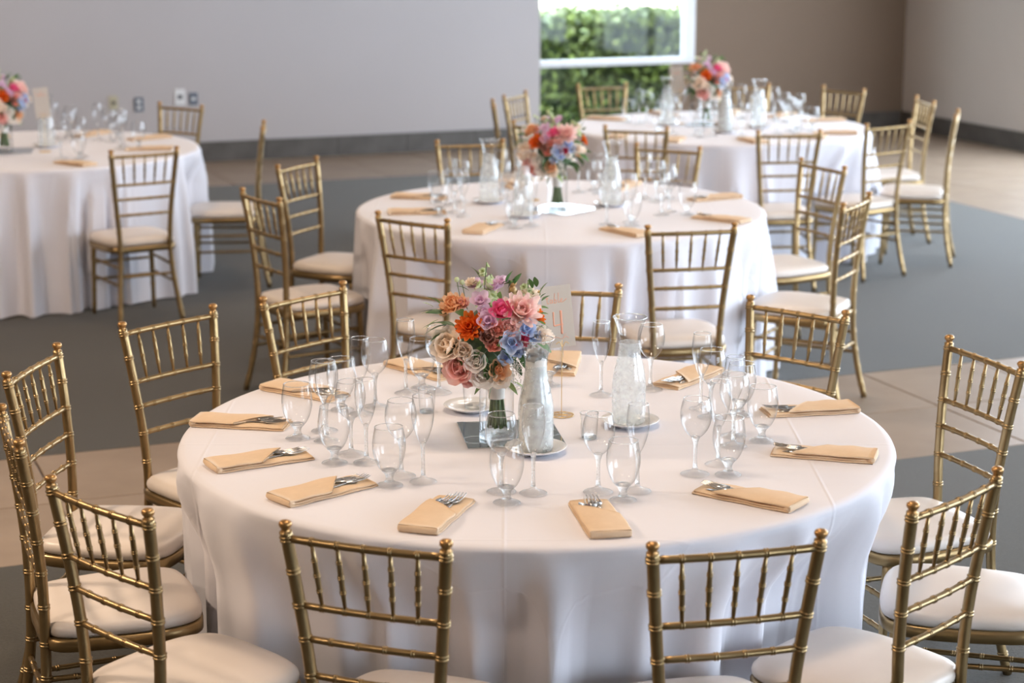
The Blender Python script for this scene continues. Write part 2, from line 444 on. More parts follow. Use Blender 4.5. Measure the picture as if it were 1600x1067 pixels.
# the tall back window: upper sash with white rail and stile, fixed lower pane
def window_frame(name, u0, u1, z0, z1, zr, vface):
    w = obj(name, None, None, None, (0, 0, 0), ROT); w['kind'] = 'structure'
    def part(nm, a, b_, mat):
        q = MB(); q.box(a, b_); return obj(nm, q.mesh(nm, False), mat, w)
    part('frame_stile', (u1 - 0.105, vface - 0.02, zr), (u1, vface + 0.06, z1), 'alu')
    part('frame_stile', (u0, vface + 0.06, z0), (u0 + 0.03, vface + 0.10, z1), 'alu')
    part('frame_rail', (u0, vface - 0.02, zr), (u1 - 0.105, vface + 0.06, zr + 0.055), 'alu')
    part('frame_rail', (u0, vface, z1 - 0.06), (u1, vface + 0.06, z1), 'alu')
    part('frame_rail', (u0, vface + 0.02, z0), (u1, vface + 0.08, z0 + 0.05), 'alu')
    part('side_panel', (u1 - 0.20, vface + 0.01, z0 + 0.05), (u1, vface + 0.08, zr), 'taupe_and_shade')
    part('pane', (u0 + 0.03, vface + 0.035, zr + 0.055), (u1 - 0.105, vface + 0.040, z1 - 0.06), 'pane')
    part('pane', (u0 + 0.03, vface + 0.045, z0 + 0.05), (u1 - 0.20, vface + 0.050, zr), 'pane')
window_frame('window_1', WL, WR, 0.0, 2.75, 0.69, VMAX + 0.02)
k = 2
for a, b_ in RIGHT_WINS + FRONT_WINS:                          # glazed bays beside and behind the camera
    q = MB()
    right = (a, b_) in RIGHT_WINS
    for t in [a + (b_ - a) * i / 3 for i in range(4)]:
        t0, t1 = (t, t + 0.06) if t < b_ - 0.01 else (t - 0.06, t)
        q.box((UMAX + 0.05, t0, 0.2), (UMAX + 0.12, t1, 3.1)) if right else q.box((t0, VMIN - 0.12, 0.2), (t1, VMIN - 0.05, 3.1))
    for z in (0.2, 0.9, 3.04):
        q.box((UMAX + 0.055, a, z), (UMAX + 0.115, b_, z + 0.06)) if right else q.box((a, VMIN - 0.115, z), (b_, VMIN - 0.055, z + 0.06))
    struct('window_%d' % k, q, 'alu'); k += 1

# outlets and plates on the back wall
def wall_plate(u, z, w, h, mat, label, sockets=2):
    o = thing('outlet_plate', label, 'outlet', UV(u, VMAX - 0.0005, z), TH, 'wall plates on the back wall')
    q = MB(); q.box((-w / 2, -0.008, -h / 2), (w / 2, 0.0, h / 2)); obj('plate', q.mesh('plate', False), mat, o)
    for s in range(sockets):
        q = MB(); zz = (s - (sockets - 1) / 2) * h * 0.42
        q.box((-w * 0.22, -0.010, zz - h * 0.13), (w * 0.22, -0.0085, zz + h * 0.13)); obj('socket', q.mesh('socket', False), 'socket' if mat != 'plate_blue' else 'plate_white', o)
wall_plate(2.978, 0.50, 0.075, 0.115, 'plate_blue', 'slate blue outlet plate on the wall left of the far gold chair')
wall_plate(2.771, 0.52, 0.07, 0.115, 'plate_yellow', 'cream switch plate on the wall behind the left table, leftmost plate', 1)
wall_plate(3.322, 0.55, 0.09, 0.13, 'plate_white', 'white outlet plate on the wall above the far left chair back', 1)
wall_plate(3.433, 0.53, 0.07, 0.10, 'plate_blue', 'small blue plate on the wall at the right of the white one', 1)

# ------------------------------------------------------------------ ceiling lamps (out of frame, above the tables; left-hand and back-wall ones added as fill)
q = MB(); lathe([(0.0, 0.06), (0.34, 0.06), (0.36, 0.0), (0.33, 0.0), (0.33, 0.03), (0.0, 0.03)], 32, q)
lamp_me = q.mesh('lamp_trim'); lamp_me.materials.append(M['lamp_body'])
def ceiling_lamp(x, y, label, power):
    o = thing('ceiling_lamp', label, 'lamp', (x, y, ZC - 0.06), 0, 'round ceiling lamps')
    obj('lamp_trim', lamp_me, None, o)
    d = bpy.data.lights.new('lamp_light', 'AREA'); d.shape = 'DISK'; d.size = 0.6; d.energy = LAMP_W * power; d.color = (1.0, 0.77, 0.57)
    l = bpy.data.objects.new('lamp_light', d); COL.objects.link(l); l.parent = o; l.location = (0, 0, 0.02)
for x, y, w, pw_ in ((0.1, 4.6, 'over the front table', 1.1), (0.2, 8.7, 'over the middle table', 0.9), (1.3, 12.0, 'over the far right table', 0.9), (-2.7, 10.9, 'over the left table', 0.8),
                (-4.6, 5.0, 'added as warm fill left of the front table', 6.0), (-3.6, 2.2, 'added as warm fill left of the camera', 2.2), (3.2, 6.2, 'right of the front table', 0.7), (0.6, 0.6, 'above the camera', 0.5), (-4.6, 13.2, 'added to warm the left end of the back wall', 1.1)):
    ceiling_lamp(x, y, 'round white ceiling lamp ' + w, pw_)

# ------------------------------------------------------------------ outside: paving, hedge
q = MB(); q.box((-30, VMAX + 0.2, -0.12), (45, 70, -0.05)); g = obj('ground_outside', q.mesh('ground_outside', False), 'concrete', None, (0, 0, 0), ROT); g['kind'] = 'structure'
m, nt, b = new_mat('hedge_leaf')
setp(b, rough=0.5)
noise_color(nt, b, (0.010, 0.036, 0.007), (0.14, 0.20, 0.040), 7, 5, 'Object', 0.8)
M['hedge_leaf'] = m
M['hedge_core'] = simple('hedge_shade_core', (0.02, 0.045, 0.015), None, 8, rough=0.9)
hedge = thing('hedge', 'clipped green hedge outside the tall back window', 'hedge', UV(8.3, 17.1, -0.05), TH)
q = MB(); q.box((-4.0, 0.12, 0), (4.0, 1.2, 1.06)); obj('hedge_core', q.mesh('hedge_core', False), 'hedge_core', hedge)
rg = random.Random(3)
q = MB()
for i in range(17000):
    if rg.random() < 0.72: c = Vector((rg.uniform(-4, 4), 0.10 + rg.gauss(0, 0.05) + 0.05 * math.sin(i), rg.uniform(0.0, 1.13)))
    else: c = Vector((rg.uniform(-4, 4), rg.uniform(0, 1.2), 1.08 + rg.gauss(0, 0.04)))
    a = Vector((rg.gauss(0, 1), rg.gauss(0, 1), rg.gauss(0, 1))).normalized()
    n_ = a.cross(Vector((rg.gauss(0, 1), rg.gauss(0, 1), rg.gauss(0, 1)))).normalized()
    L, w = rg.uniform(0.035, 0.065), rg.uniform(0.016, 0.03)
    q.add([c - a * L, c + n_ * w, c + a * L, c - n_ * w], [(0, 1, 2, 3)])
hl = obj('foliage', q.mesh('foliage', False), 'hedge_leaf', hedge); hl['kind'] = 'stuff'

# ------------------------------------------------------------------ chiavari chairs
POST = [(0.0, 0.170, -0.238), (0.13, 0.155, -0.208), (0.27, 0.141, -0.188), (0.41, 0.134, -0.182), (0.565, 0.143, -0.184), (0.73, 0.159, -0.199), (0.90, 0.176, -0.223)]
_pz = catmull([(x, y, z) for z, x, y in POST], 12)
def post_at(z):
    for i in range(len(_pz) - 1):
        a, b_ = _pz[i], _pz[i + 1]
        if a.z <= z <= b_.z:
            t = (z - a.z) / (b_.z - a.z + 1e-9); return a.lerp(b_, t)
    return _pz[-1].copy()
def beaded(total, r, rings, taper=None, h=0.0022, wd=0.0055):
    s = [(0.0, 0), (total, 0)]
    for c in rings:
        s += [(c + sg * wd * a_, e_) for sg in (-1, 1) for a_, e_ in ((1.08, 0), (1.0, 0.02), (0.88, 0.85), (0.72, 1), (0.42, 1), (0.26, 0.75), (0.16, 0.05))]
    n = max(3, int(total / 0.03))
    s += [(total * i / n, 0) for i in range(1, n) if all(abs(total * i / n - c) > wd * 1.1 for c in rings)]
    s.sort()
    out = []
    for d, e in s:
        if 0 <= d <= total:
            rr = r if taper is None else r * taper(d / total)
            out.append((d, rr + h * e))
    return out
def beaded_line(p0, p1, r, rings, n=8, bow=None, taper=None, mb=None, h=0.0022, wd=0.0055):
    p0, p1 = Vector(p0), Vector(p1); L = (p1 - p0).length
    pr = beaded(L, r, [c * L for c in rings], taper, h, wd)
    path = [p0.lerp(p1, d / L) + (Vector(bow) * (4 * (d / L) * (1 - d / L)) if bow else Vector((0, 0, 0))) for d, _ in pr]
    return tube(path, [x for _, x in pr], n, mb)
def chair_parts():
    parts = []                                                 # (name, mesh, material, sub-parts)
    rail_z = (0.872, 0.725, 0.650, 0.568)
    for s in (1, -1):
        zr = [0.06, 0.14, 0.215, 0.30, 0.385, 0.48, 0.568, 0.650, 0.725, 0.80, 0.872]
        L = 0.888
        pr = beaded(L, 0.0132, zr, None, 0.0022, 0.0065)
        path = [post_at(d) for d, _ in pr]
        path = [Vector((p.x * s, p.y, p.z)) for p in path]
        q = MB(); tube(path, [x for _, x in pr], 12, q)
        top = post_at(0.888); f = MB()
        lathe([(0.0125, -0.004), (0.0105, 0.002), (0.0085, 0.005), (0.0095, 0.008), (0.0130, 0.0125), (0.0140, 0.0165), (0.0132, 0.0205), (0.0100, 0.0235), (0.005, 0.0250), (0.0, 0.0253)], 14, f, True, (top.x * s, top.y, 0.886))
        parts.append(('back_post', q.mesh('back_post'), 'gold', [('finial', f.mesh('finial'), 'gold_warm_lit')]))
    bows = (-0.010, -0.008, -0.007, -0.006)
    for i, z in enumerate(rail_z):
        a = post_at(z); q = MB()
        rings = [(k + 1) / 6 for k in range(5)] if i < 2 else [0.2, 0.4, 0.6, 0.8]
        beaded_line((-a.x, a.y, z), (a.x, a.y, z), 0.0085 if i == 0 else 0.0076, rings, 10, (0, bows[i], 0), None, q, 0.0016, 0.005)
        parts.append(('back_rail', q.mesh('back_rail'), 'gold', []))
    a, b_ = post_at(rail_z[0]), post_at(rail_z[1])
    for k in range(5):
        t = (k + 1) / 6
        bt = 4 * t * (1 - t)
        p1 = (a.x * (2 * t - 1), a.y + bows[0] * bt, rail_z[0] - 0.004); p0 = (b_.x * (2 * t - 1), b_.y + bows[1] * bt, rail_z[1] + 0.004)
        q = MB(); beaded_line(p0, p1, 0.0060, [0.28, 0.52, 0.76] if k % 2 else [0.25, 0.50, 0.74], 8, None, lambda d: 0.62 + 0.42 * math.sin(math.pi * d), q, 0.0015, 0.0042)
        parts.append(('spindle', q.mesh('spindle'), 'gold', []))
    half = [(0, .212), (.10, .208), (.165, .186), (.196, .12), (.200, .03), (.189, -.08), (.174, -.15), (.143, -.180), (.07, -.19), (0, -.19)]
    loop = catmull([(x, y, 0) for x, y in half] + [(-x, y, 0) for x, y in half[-2:0:-1]], 4, True)
    n = len(loop)
    def stack(levels, cap_bottom=True):
        v, f = [], []
        for sc_, z, dy in levels:
            v += [(p.x * sc_, (p.y - 0.01) * sc_ + 0.01 + dy, z) for p in loop]
        for i in range(len(levels) - 1):
            for k in range(n):
                k2 = (k + 1) % n; f.append((i * n + k2, i * n + k, (i + 1) * n + k, (i + 1) * n + k2))
        f.append(tuple(range(n))); f.append(tuple((len(levels) - 1) * n + k for k in reversed(range(n))))
        return mesh('seat', v, f)
    parts.append(('seat_frame', stack([(0.97, 0.370, 0), (1.0, 0.375, 0), (1.0, 0.398, 0), (0.97, 0.403, 0)]), 'gold', []))
    parts.append(('seat_cushion', stack([(0.93, 0.4020, 0.004), (0.965, 0.4080, 0.004), (0.975, 0.4180, 0.004), (0.965, 0.4280, 0.004), (0.925, 0.4370, 0.004), (0.84, 0.4430, 0.004), (0.65, 0.4470, 0.004), (0.35, 0.4495, 0.004), (0.05, 0.4500, 0.004)]), 'vinyl', []))
    legs = {}
    for s in (1, -1):
        q = MB(); beaded_line((0.166 * s, 0.178, 0.0), (0.158 * s, 0.165, 0.373), 0.0135, [0.14, 0.34, 0.57, 0.79], 12, None, lambda d: 0.82 + 0.2 * d, q, 0.0022, 0.0065)
        parts.append(('front_leg', q.mesh('front_leg'), 'gold', []))
    def fl(z, s): t = z / 0.373; return Vector(((0.166 - 0.008 * t) * s, 0.178 - 0.013 * t, z))
    def bl(z, s): p = post_at(z); return Vector((p.x * s, p.y, z))
    for z in (0.295, 0.205):
        for s in (1, -1):
            q = MB(); beaded_line(fl(z, s), bl(z, s), 0.0075, [0.2, 0.4, 0.6, 0.8], 8, None, None, q, 0.0015, 0.005); parts.append(('side_stretcher', q.mesh('side_stretcher'), 'gold', []))
        q = MB(); beaded_line(fl(z - 0.02, 1), fl(z - 0.02, -1), 0.0075, [0.2, 0.4, 0.6, 0.8], 8, None, None, q, 0.0015, 0.005); parts.append(('front_stretcher', q.mesh('front_stretcher'), 'gold', []))
    q = MB(); beaded_line(bl(0.25, 1), bl(0.25, -1), 0.0075, [0.2, 0.4, 0.6, 0.8], 8, None, None, q, 0.0015, 0.005); parts.append(('rear_stretcher', q.mesh('rear_stretcher'), 'gold', []))
    for nm, me, mt, subs in parts:
        if not me.materials: me.materials.append(M[mt])
        for _, sm, smt in subs: sm.materials.append(M[smt])
    return parts
CH = chair_parts()
FRONT, MID, FAR, LEFT = 'front table', 'middle table', 'far right table', 'left table'
CHAIRS = {   # table: [(x, y, facing degrees, label)]
 1: [(-0.204, 3.899, 70, 'gold chair in front, left of the two seen squarely from behind'),
     (0.386, 3.872, 103, 'gold chair in front, right of the two seen squarely from behind'),
     (0.763, 4.144, 137, 'gold chair at lower right of the front table, ivory seat pushed against the cloth'),
     (1.105, 4.605, 166, 'gold chair cut off by the right picture edge, only its ivory seat showing'),
     (1.080, 5.167, -159, 'gold chair at right of the front table, standing on the beige tile strip'),
     (0.718, 5.692, -131, 'gold chair at back right of the front table, right of the frosted carafe'),
     (0.143, 5.957, -97, 'gold chair at the far side of the front table, behind the table number card'),
     (-0.476, 5.941, -41, 'gold chair at back left of the front table, left of the bouquet'),
     (-0.847, 5.563, -41, 'gold chair at upper left of the front table, back bare against dark carpet'),
     (-1.058, 5.110, -9, 'gold chair at left of the front table, near the left picture edge'),
     (-0.964, 4.572, 21, 'gold chair cut by the left picture edge, its back seen almost edge-on'),
     (-0.699, 4.102, 47, 'gold chair at lower left of the front table, ivory seat in the bottom corner')],
 2: [(-0.865, 8.378, 34, 'gold chair at left of the middle table, nearer one of its left pair'),
     (-0.804, 9.177, -26, 'gold chair at left of the middle table, farther one of its left pair'),
     (-0.249, 7.837, 55, 'gold chair at near left rim of the middle table, back turned to the camera'),
     (0.647, 7.660, 101, 'gold chair at near right rim of the middle table, back turned to the camera'),
     (1.227, 8.216, 152, 'gold chair at right of the middle table, tall narrow back beside the cloth'),
     (1.261, 9.117, -153, 'gold chair at right of the middle table, farther back with round ivory seat'),
     (-0.180, 9.868, -81, 'gold chair at the far side of the middle table, left behind a carafe'),
     (0.689, 9.673, -116, 'gold chair at the far side of the middle table, right of the bouquet')],
 3: [(0.257, 12.595, -24, 'pale gold chair at the far left of the far right table, against the wall edge'),
     (0.700, 13.108, -72, 'pale gold chair standing before the window at the far right table'),
     (1.593, 13.087, -90, 'pale gold chair at the far side of the far right table, behind its bouquet'),
     (2.041, 12.908, -139, 'pale gold chair at back right of the far right table, before the brown wall'),
     (2.373, 12.302, -174, 'pale gold chair at right of the far right table, with white glints on its rails'),
     (2.397, 11.572, 165, 'pale gold chair seen edge-on, rightmost chair of the far right table'),
     (1.988, 11.186, 126, 'pale gold chair at near right of the far right table, half beside its cloth'),
     (1.484, 10.831, 98, 'slim gold chair at near side of the far right table, right of the carafe'),
     (0.755, 11.020, 76, 'slim gold chair at near left of the far right table, behind the middle bouquet'),
     (0.315, 11.120, 47, 'gold chair at near left of the far right table, behind the middle table card'),
     (0.143, 12.116, 2, 'gold chair seen edge-on, leftmost chair of the far right table')],
 4: [(-1.999, 9.978, 121, 'gold chair at near right of the left table, back turned to the camera'),
     (-2.197, 11.781, -123, 'gold chair at far right of the left table, against the grey wall'),
     (-1.662, 10.858, -174, 'gold chair seen edge-on at right of the left table, long ivory seat')],
}
for t in CHAIRS:                                               # measured at the top of the back: step back so the finials stay where they are
    CHAIRS[t] = [(x - 0.039 * math.cos(R(fc)), y - 0.039 * math.sin(R(fc)), fc, lb) for x, y, fc, lb in CHAIRS[t]]
GROUPS = {1: 'chairs around the front table', 2: 'chairs around the middle table', 3: 'chairs around the far right table', 4: 'chairs around the left table'}
def add_chair(x, y, face, label, group):
    c = thing('chiavari_chair', label, 'chair', (x, y, 0.0), R(face - 90), group)
    for nm, me, mt, subs in CH:
        p = obj(nm, me, None, c)
        for sn, sm, _ in subs: obj(sn, sm, None, p)
    return c
for t in CHAIRS:
    for x, y, fc, lb in CHAIRS[t]: add_chair(x, y, fc, lb, GROUPS[t])

# ------------------------------------------------------------------ tables and floor-length cloths
CEN = {1: (0.063, 4.883), 2: (0.22, 8.69), 3: (1.28, 11.96), 4: (-2.70, 10.85)}
TNAME = {1: 'front table', 2: 'middle table', 3: 'far right table', 4: 'left table'}
TOP = 0.768
RT = 0.928
def cloth_mesh(t, seed):
    cx, cy = CEN[t]; rr = random.Random(seed); N = 420
    rmax = np.full(N, 9.0)
    for x, y, fc, _ in CHAIRS[t]:
        f = R(fc); fx, fy = math.cos(f), math.sin(f)
        for k in range(N):
            a = 2 * math.pi * k / N
            for r in np.arange(0.70, 1.02, 0.01):
                px, py = cx + r * math.cos(a) - x, cy + r * math.sin(a) - y
                ly = px * fx + py * fy; lx = -px * fy + py * fx
                lim = 0.226 - 0.9 * max(0, abs(lx) - 0.13) ** 1.3
                if abs(lx) < 0.23 and ly < lim and ly > -0.35:
                    rmax[k] = min(rmax[k], r - 0.012); break
    rm = rmax.copy()                                           # widen and soften the dents
    for sh in range(-3, 4): rm = np.minimum(rm, np.roll(rmax, sh))
    rm = np.minimum(rm, 1.04)
    sm = rm.copy()
    for _ in range(6): sm = (np.roll(sm, 1) + sm + np.roll(sm, -1)) / 3
    rm = np.minimum(rm, sm)
    # fold pattern: a periodic sum of lobes with uneven spacing
    n_f = 24; ang = [(k + rr.uniform(-0.32, 0.32)) * 2 * math.pi / n_f for k in range(n_f)]
    amp = [rr.uniform(0.4, 1.2) for _ in ang]; wid = [rr.uniform(0.040, 0.085) for _ in ang]
    fold = np.zeros(N)
    for k in range(N):
        a = 2 * math.pi * k / N
        for p, am, w in zip(ang, amp, wid):
            d = (a - p + math.pi) % (2 * math.pi) - math.pi
            fold[k] += am * math.exp(-(d / w) ** 2)
    fold = (fold - fold.mean()) / fold.std()
    v = [(0, 0, TOP)]; f = []
    rows = [(r, TOP, 0, 0) for r in (0.2, 0.45, 0.7, 0.85, 0.905)] + [(0.918, TOP - 0.0015, 0, 0), (0.925, TOP - 0.006, 0, 0), (0.9285, TOP - 0.014, 0, 0)]
    zs = [0.74, 0.72, 0.69, 0.65, 0.61, 0.57, 0.53, 0.49, 0.45, 0.41, 0.36, 0.30, 0.24, 0.18, 0.12, 0.06, 0.006]
    sst = lambda x: (lambda q: q * q * (3 - 2 * q))(min(1, max(0, x)))
    for z in zs:
        drop = (TOP - z) / TOP
        rows.append((0.928 + 0.022 * drop, z, 0.036 * min(1, drop * 1.6) ** 0.75, sst((0.755 - z) / 0.23)))
    for r, z, am, push in rows:
        for k in range(N):
            a = 2 * math.pi * k / N
            q = r + am * fold[k]
            if push > 0 and q > rm[k]: q = q + (rm[k] + 0.85 * am * (min(fold[k], 1.9) - 1.9) - q) * push
            zz = z if z > 0.02 else 0.004 + 0.006 * (1 + math.sin(a * 7 + seed)) / 2
            v.append((q * math.cos(a), q * math.sin(a), zz))
    for k in range(N): f.append((0, 1 + k, 1 + (k + 1) % N))
    for i in range(len(rows) - 1):
        for k in range(N):
            k2 = (k + 1) % N; o = 1 + i * N
            f.append((o + k, o + N + k, o + N + k2, o + k2))
    return mesh('tablecloth', v, f)
q = MB(); lathe([(0.0, 0.730), (0.905, 0.730), (0.912, 0.738), (0.912, 0.757), (0.905, 0.762), (0.0, 0.762)], 64, q)
top_me = q.mesh('table_top'); top_me.materials.append(M['dark_wood'])
q = MB(); tube([(0, 0, 0), (0, 0, 0.73)], 0.016, 10, q); leg_me = q.mesh('leg'); leg_me.materials.append(M['black_metal'])
CL = {1: 'white floor-length cloth on the front table, with the table number card',
      2: 'white floor-length cloth on the middle table behind the front one',
      3: 'white floor-length cloth on the far right table near the window',
      4: 'white floor-length cloth on the left table cut by the picture edge'}
for t, (cx, cy) in CEN.items():
    tb = thing('round_table', 'round banquet table hidden under the cloth of the ' + TNAME[t], 'table', (cx, cy, 0), R(20 * t), 'round banquet tables')
    obj('table_top', top_me, None, tb)
    for sx, sy in ((1, 1), (1, -1), (-1, 1), (-1, -1)): obj('leg', leg_me, None, tb, (0.32 * sx, 0.32 * sy, 0))
    c = obj('tablecloth', cloth_mesh(t, 11 * t), 'linen', None, (cx, cy, 0), (0, 0, 0))
    tag(c, CL[t], 'tablecloth', 'white tablecloths')

# ------------------------------------------------------------------ glassware
def glass_meshes(kind):
    if kind == 'G':
        foot = [(0.0, 0.0), (0.031, 0.0), (0.0325, 0.0015), (0.031, 0.003), (0.020, 0.007), (0.0125, 0.011)]
        stem = [(0.0125, 0.011), (0.0095, 0.016), (0.0088, 0.022), (0.0100, 0.027), (0.0135, 0.033), (0.019, 0.038), (0.012, 0.041), (0.0, 0.0425)]
        bowl = [(0.0, 0.0430), (0.012, 0.0425), (0.020, 0.040), (0.0275, 0.050), (0.0345, 0.066), (0.0388, 0.084), (0.0400, 0.098), (0.0390, 0.115), (0.0365, 0.131), (0.0340, 0.145)]
    elif kind == 'W':
        foot = [(0.0, 0.0), (0.034, 0.0), (0.0355, 0.0012), (0.034, 0.0025), (0.020, 0.006), (0.009, 0.011), (0.0058, 0.018)]
        stem = [(0.0058, 0.018), (0.0045, 0.035), (0.0042, 0.060), (0.0050, 0.078), (0.0085, 0.089), (0.011, 0.094), (0.006, 0.0965), (0.0, 0.0975)]
        bowl = [(0.0, 0.098), (0.006, 0.0965), (0.0115, 0.0945), (0.021, 0.103), (0.0300, 0.116), (0.0362, 0.132), (0.0385, 0.148), (0.0375, 0.165), (0.0345, 0.179), (0.0312, 0.190)]
    else:
        foot = [(0.0, 0.0), (0.032, 0.0), (0.0335, 0.0012), (0.032, 0.0025), (0.018, 0.006), (0.008, 0.012), (0.0055, 0.018)]
        stem = [(0.0055, 0.018), (0.0045, 0.035), (0.0042, 0.060), (0.0048, 0.085), (0.0068, 0.097), (0.004, 0.1005), (0.0, 0.1015)]
        bowl = [(0.0, 0.102), (0.004, 0.1008), (0.0072, 0.098), (0.0125, 0.107), (0.0190, 0.124), (0.0245, 0.145), (0.0272, 0.166), (0.0268, 0.186), (0.0250, 0.202), (0.0236, 0.213)]
    bp = catmull([(r, 0, z) for r, z in bowl], 3)
    q = MB(); lathe([(max(p.x, 0.0), p.z) for p in bp], 32, q, False)
    rr, rz = bowl[-1]
    n = 32; ring = [(rr * math.cos(2 * math.pi * k / n), rr * math.sin(2 * math.pi * k / n), rz) for k in range(n + 1)]
    rim = MB(); tube(ring, 0.0010, 6, rim)
    s = MB(); lathe(stem, 16, s, True); fo = MB(); lathe(foot[1:], 28, fo, False)
    out = []
    for nm, mm, mt in (('bowl', q, 'glass'), ('rim', rim, 'foot_glass'), ('stem', s, 'foot_glass'), ('foot', fo, 'thin_foot')):
        me = mm.mesh(nm); me.materials.append(M[mt]); out.append((nm, me))
    return out
GM = {k: glass_meshes(k) for k in 'GWF'}
GNAME = {'G': ('water_goblet', 'short-stemmed water goblet', 'goblet'), 'W': ('wine_glass', 'tulip wine glass', 'glass'), 'F': ('champagne_flute', 'slim champagne flute', 'flute')}
HOUR = {1: 'one', 2: 'two', 3: 'three', 4: 'four', 5: 'five', 6: 'six', 7: 'seven', 8: 'eight', 9: 'nine', 10: 'ten', 11: 'eleven', 12: 'twelve'}
def add_glass(kind, x, y, hour, t):
    nm, txt, cat = GNAME[kind]
    g_ = thing(nm, 'clear %s at the %s o\'clock place on the %s' % (txt, HOUR[hour], TNAME[t]), cat, (x, y, TOP + 0.0004), random.uniform(0, 6), cat + 's on the ' + TNAME[t])
    if kind == 'G':
        b0 = obj(GM[kind][0][0], GM[kind][0][1], None, g_)
    else:
        b0 = obj(GM[kind][0][0], GM[kind][0][1], None, g_)
    obj('rim', GM[kind][1][1], None, b0); obj('stem', GM[kind][2][1], None, g_); obj('foot', GM[kind][3][1], None, g_)
    return g_
# front table: (place by the clock, kind, x, y)
T1_GLASS = [(6, 'W', -.025, 4.362), (6, 'G', -.012, 4.276), (6, 'F', .050, 4.351), (5, 'W', .203, 4.360), (5, 'G', .258, 4.296), (5, 'F', .296, 4.368),
 (7, 'W', -.268, 4.490), (7, 'G', -.292, 4.412), (7, 'F', -.213, 4.443), (8, 'W', -.405, 4.680), (8, 'G', -.440, 4.602), (8, 'F', -.361, 4.606),
 (9, 'G', -.556, 4.828), (9, 'W', -.493, 4.899), (9, 'F', -.478, 4.800), (10, 'F', -.410, 5.070), (10, 'W', -.376, 5.148), (10, 'G', -.466, 5.115),
 (11, 'F', -.300, 5.300), (11, 'G', -.258, 5.362), (11, 'W', -.207, 5.305), (12, 'G', .107, 5.386), (12, 'W', .000, 5.370), (12, 'F', .251, 5.275),
 (1, 'W', .395, 5.341), (2, 'F', .518, 5.125), (2, 'W', .536, 5.035), (2, 'G', .620, 5.062), (3, 'F', .577, 4.850), (3, 'W', .566, 4.755), (3, 'G', .645, 4.805),
 (4, 'W', .445, 4.507), (4, 'G', .525, 4.500), (4, 'F', .510, 4.590)]
for h, kd, x, y in T1_GLASS: add_glass(kd, x, y, h, 1)

# ------------------------------------------------------------------ napkins and cutlery
NL, NW = 0.255, 0.098                                          # local +X points to the table's middle (pocket mouth)
def napkin_meshes():
    # folded body: a soft rounded slab with visible stacked layers on its outer end
    def slab(x0, x1, w, z0, z1, edge=0.004, skew=0.0, nx=12):
        v, f = [], []
        prof = [(-w / 2 + edge, z0), (-w / 2, z0 + (z1 - z0) * 0.35), (-w / 2 + edge * 0.3, z1 - (z1 - z0) * 0.2), (-w / 2 + edge * 1.5, z1), (0, z1 + 0.0015), (w / 2 - edge * 1.5, z1), (w / 2 - edge * 0.3, z1 - (z1 - z0) * 0.2), (w / 2, z0 + (z1 - z0) * 0.35), (w / 2 - edge, z0)]
        m_ = len(prof)
        for i in range(nx + 1):
            x = x0 + (x1 - x0) * i / nx
            e = 1.0 if 0 < i < nx else 0.96
            for y, z in prof:
                xx = x + skew * (y / w) * (i / nx)
                wob = 0.0012 * math.sin(x * 60 + y * 40)
                v.append((xx, y * e, (z - z0) * e + z0 + (wob if z > z0 + 0.001 else 0)))
        for i in range(nx):
            for k in range(m_ - 1): f.append((i * m_ + k, i * m_ + k + 1, (i + 1) * m_ + k + 1, (i + 1) * m_ + k))
            f.append((i * m_ + m_ - 1, i * m_, (i + 1) * m_, (i + 1) * m_ + m_ - 1))
        f.append(tuple(range(m_))); f.append(tuple(nx * m_ + k for k in reversed(range(m_))))
        return v, f
    body = MB(); body.add(*slab(-NL / 2, NL / 2, NW, 0.0, 0.0055)); 
    mid = MB(); mid.add(*slab(-NL / 2 + 0.003, NL / 2 - 0.004, NW - 0.004, 0.0055, 0.0100, 0.003))
    flap = MB(); flap.add(*slab(-NL / 2 - 0.002, NL / 2 - 0.095, NW, 0.0128, 0.0185, 0.004, 0.085))
    roll = MB()                                                # rounded outer fold that closes the layers
    pts = [(-NL / 2 + 0.004, -NW / 2 + 0.003, 0.0095), (-NL / 2 + 0.001, 0, 0.0098), (-NL / 2 + 0.004, NW / 2 - 0.003, 0.0095)]
    tube(catmull(pts, 6), 0.0088, 10, roll)
    fin = []
    for nm, mm in (('napkin_layer', body), ('napkin_layer', mid), ('napkin_flap', flap), ('napkin_fold', roll)):
        me = mm.mesh(nm); me.materials.append(M['napkin']); fin.append((nm, me))
    return fin
NM = napkin_meshes()
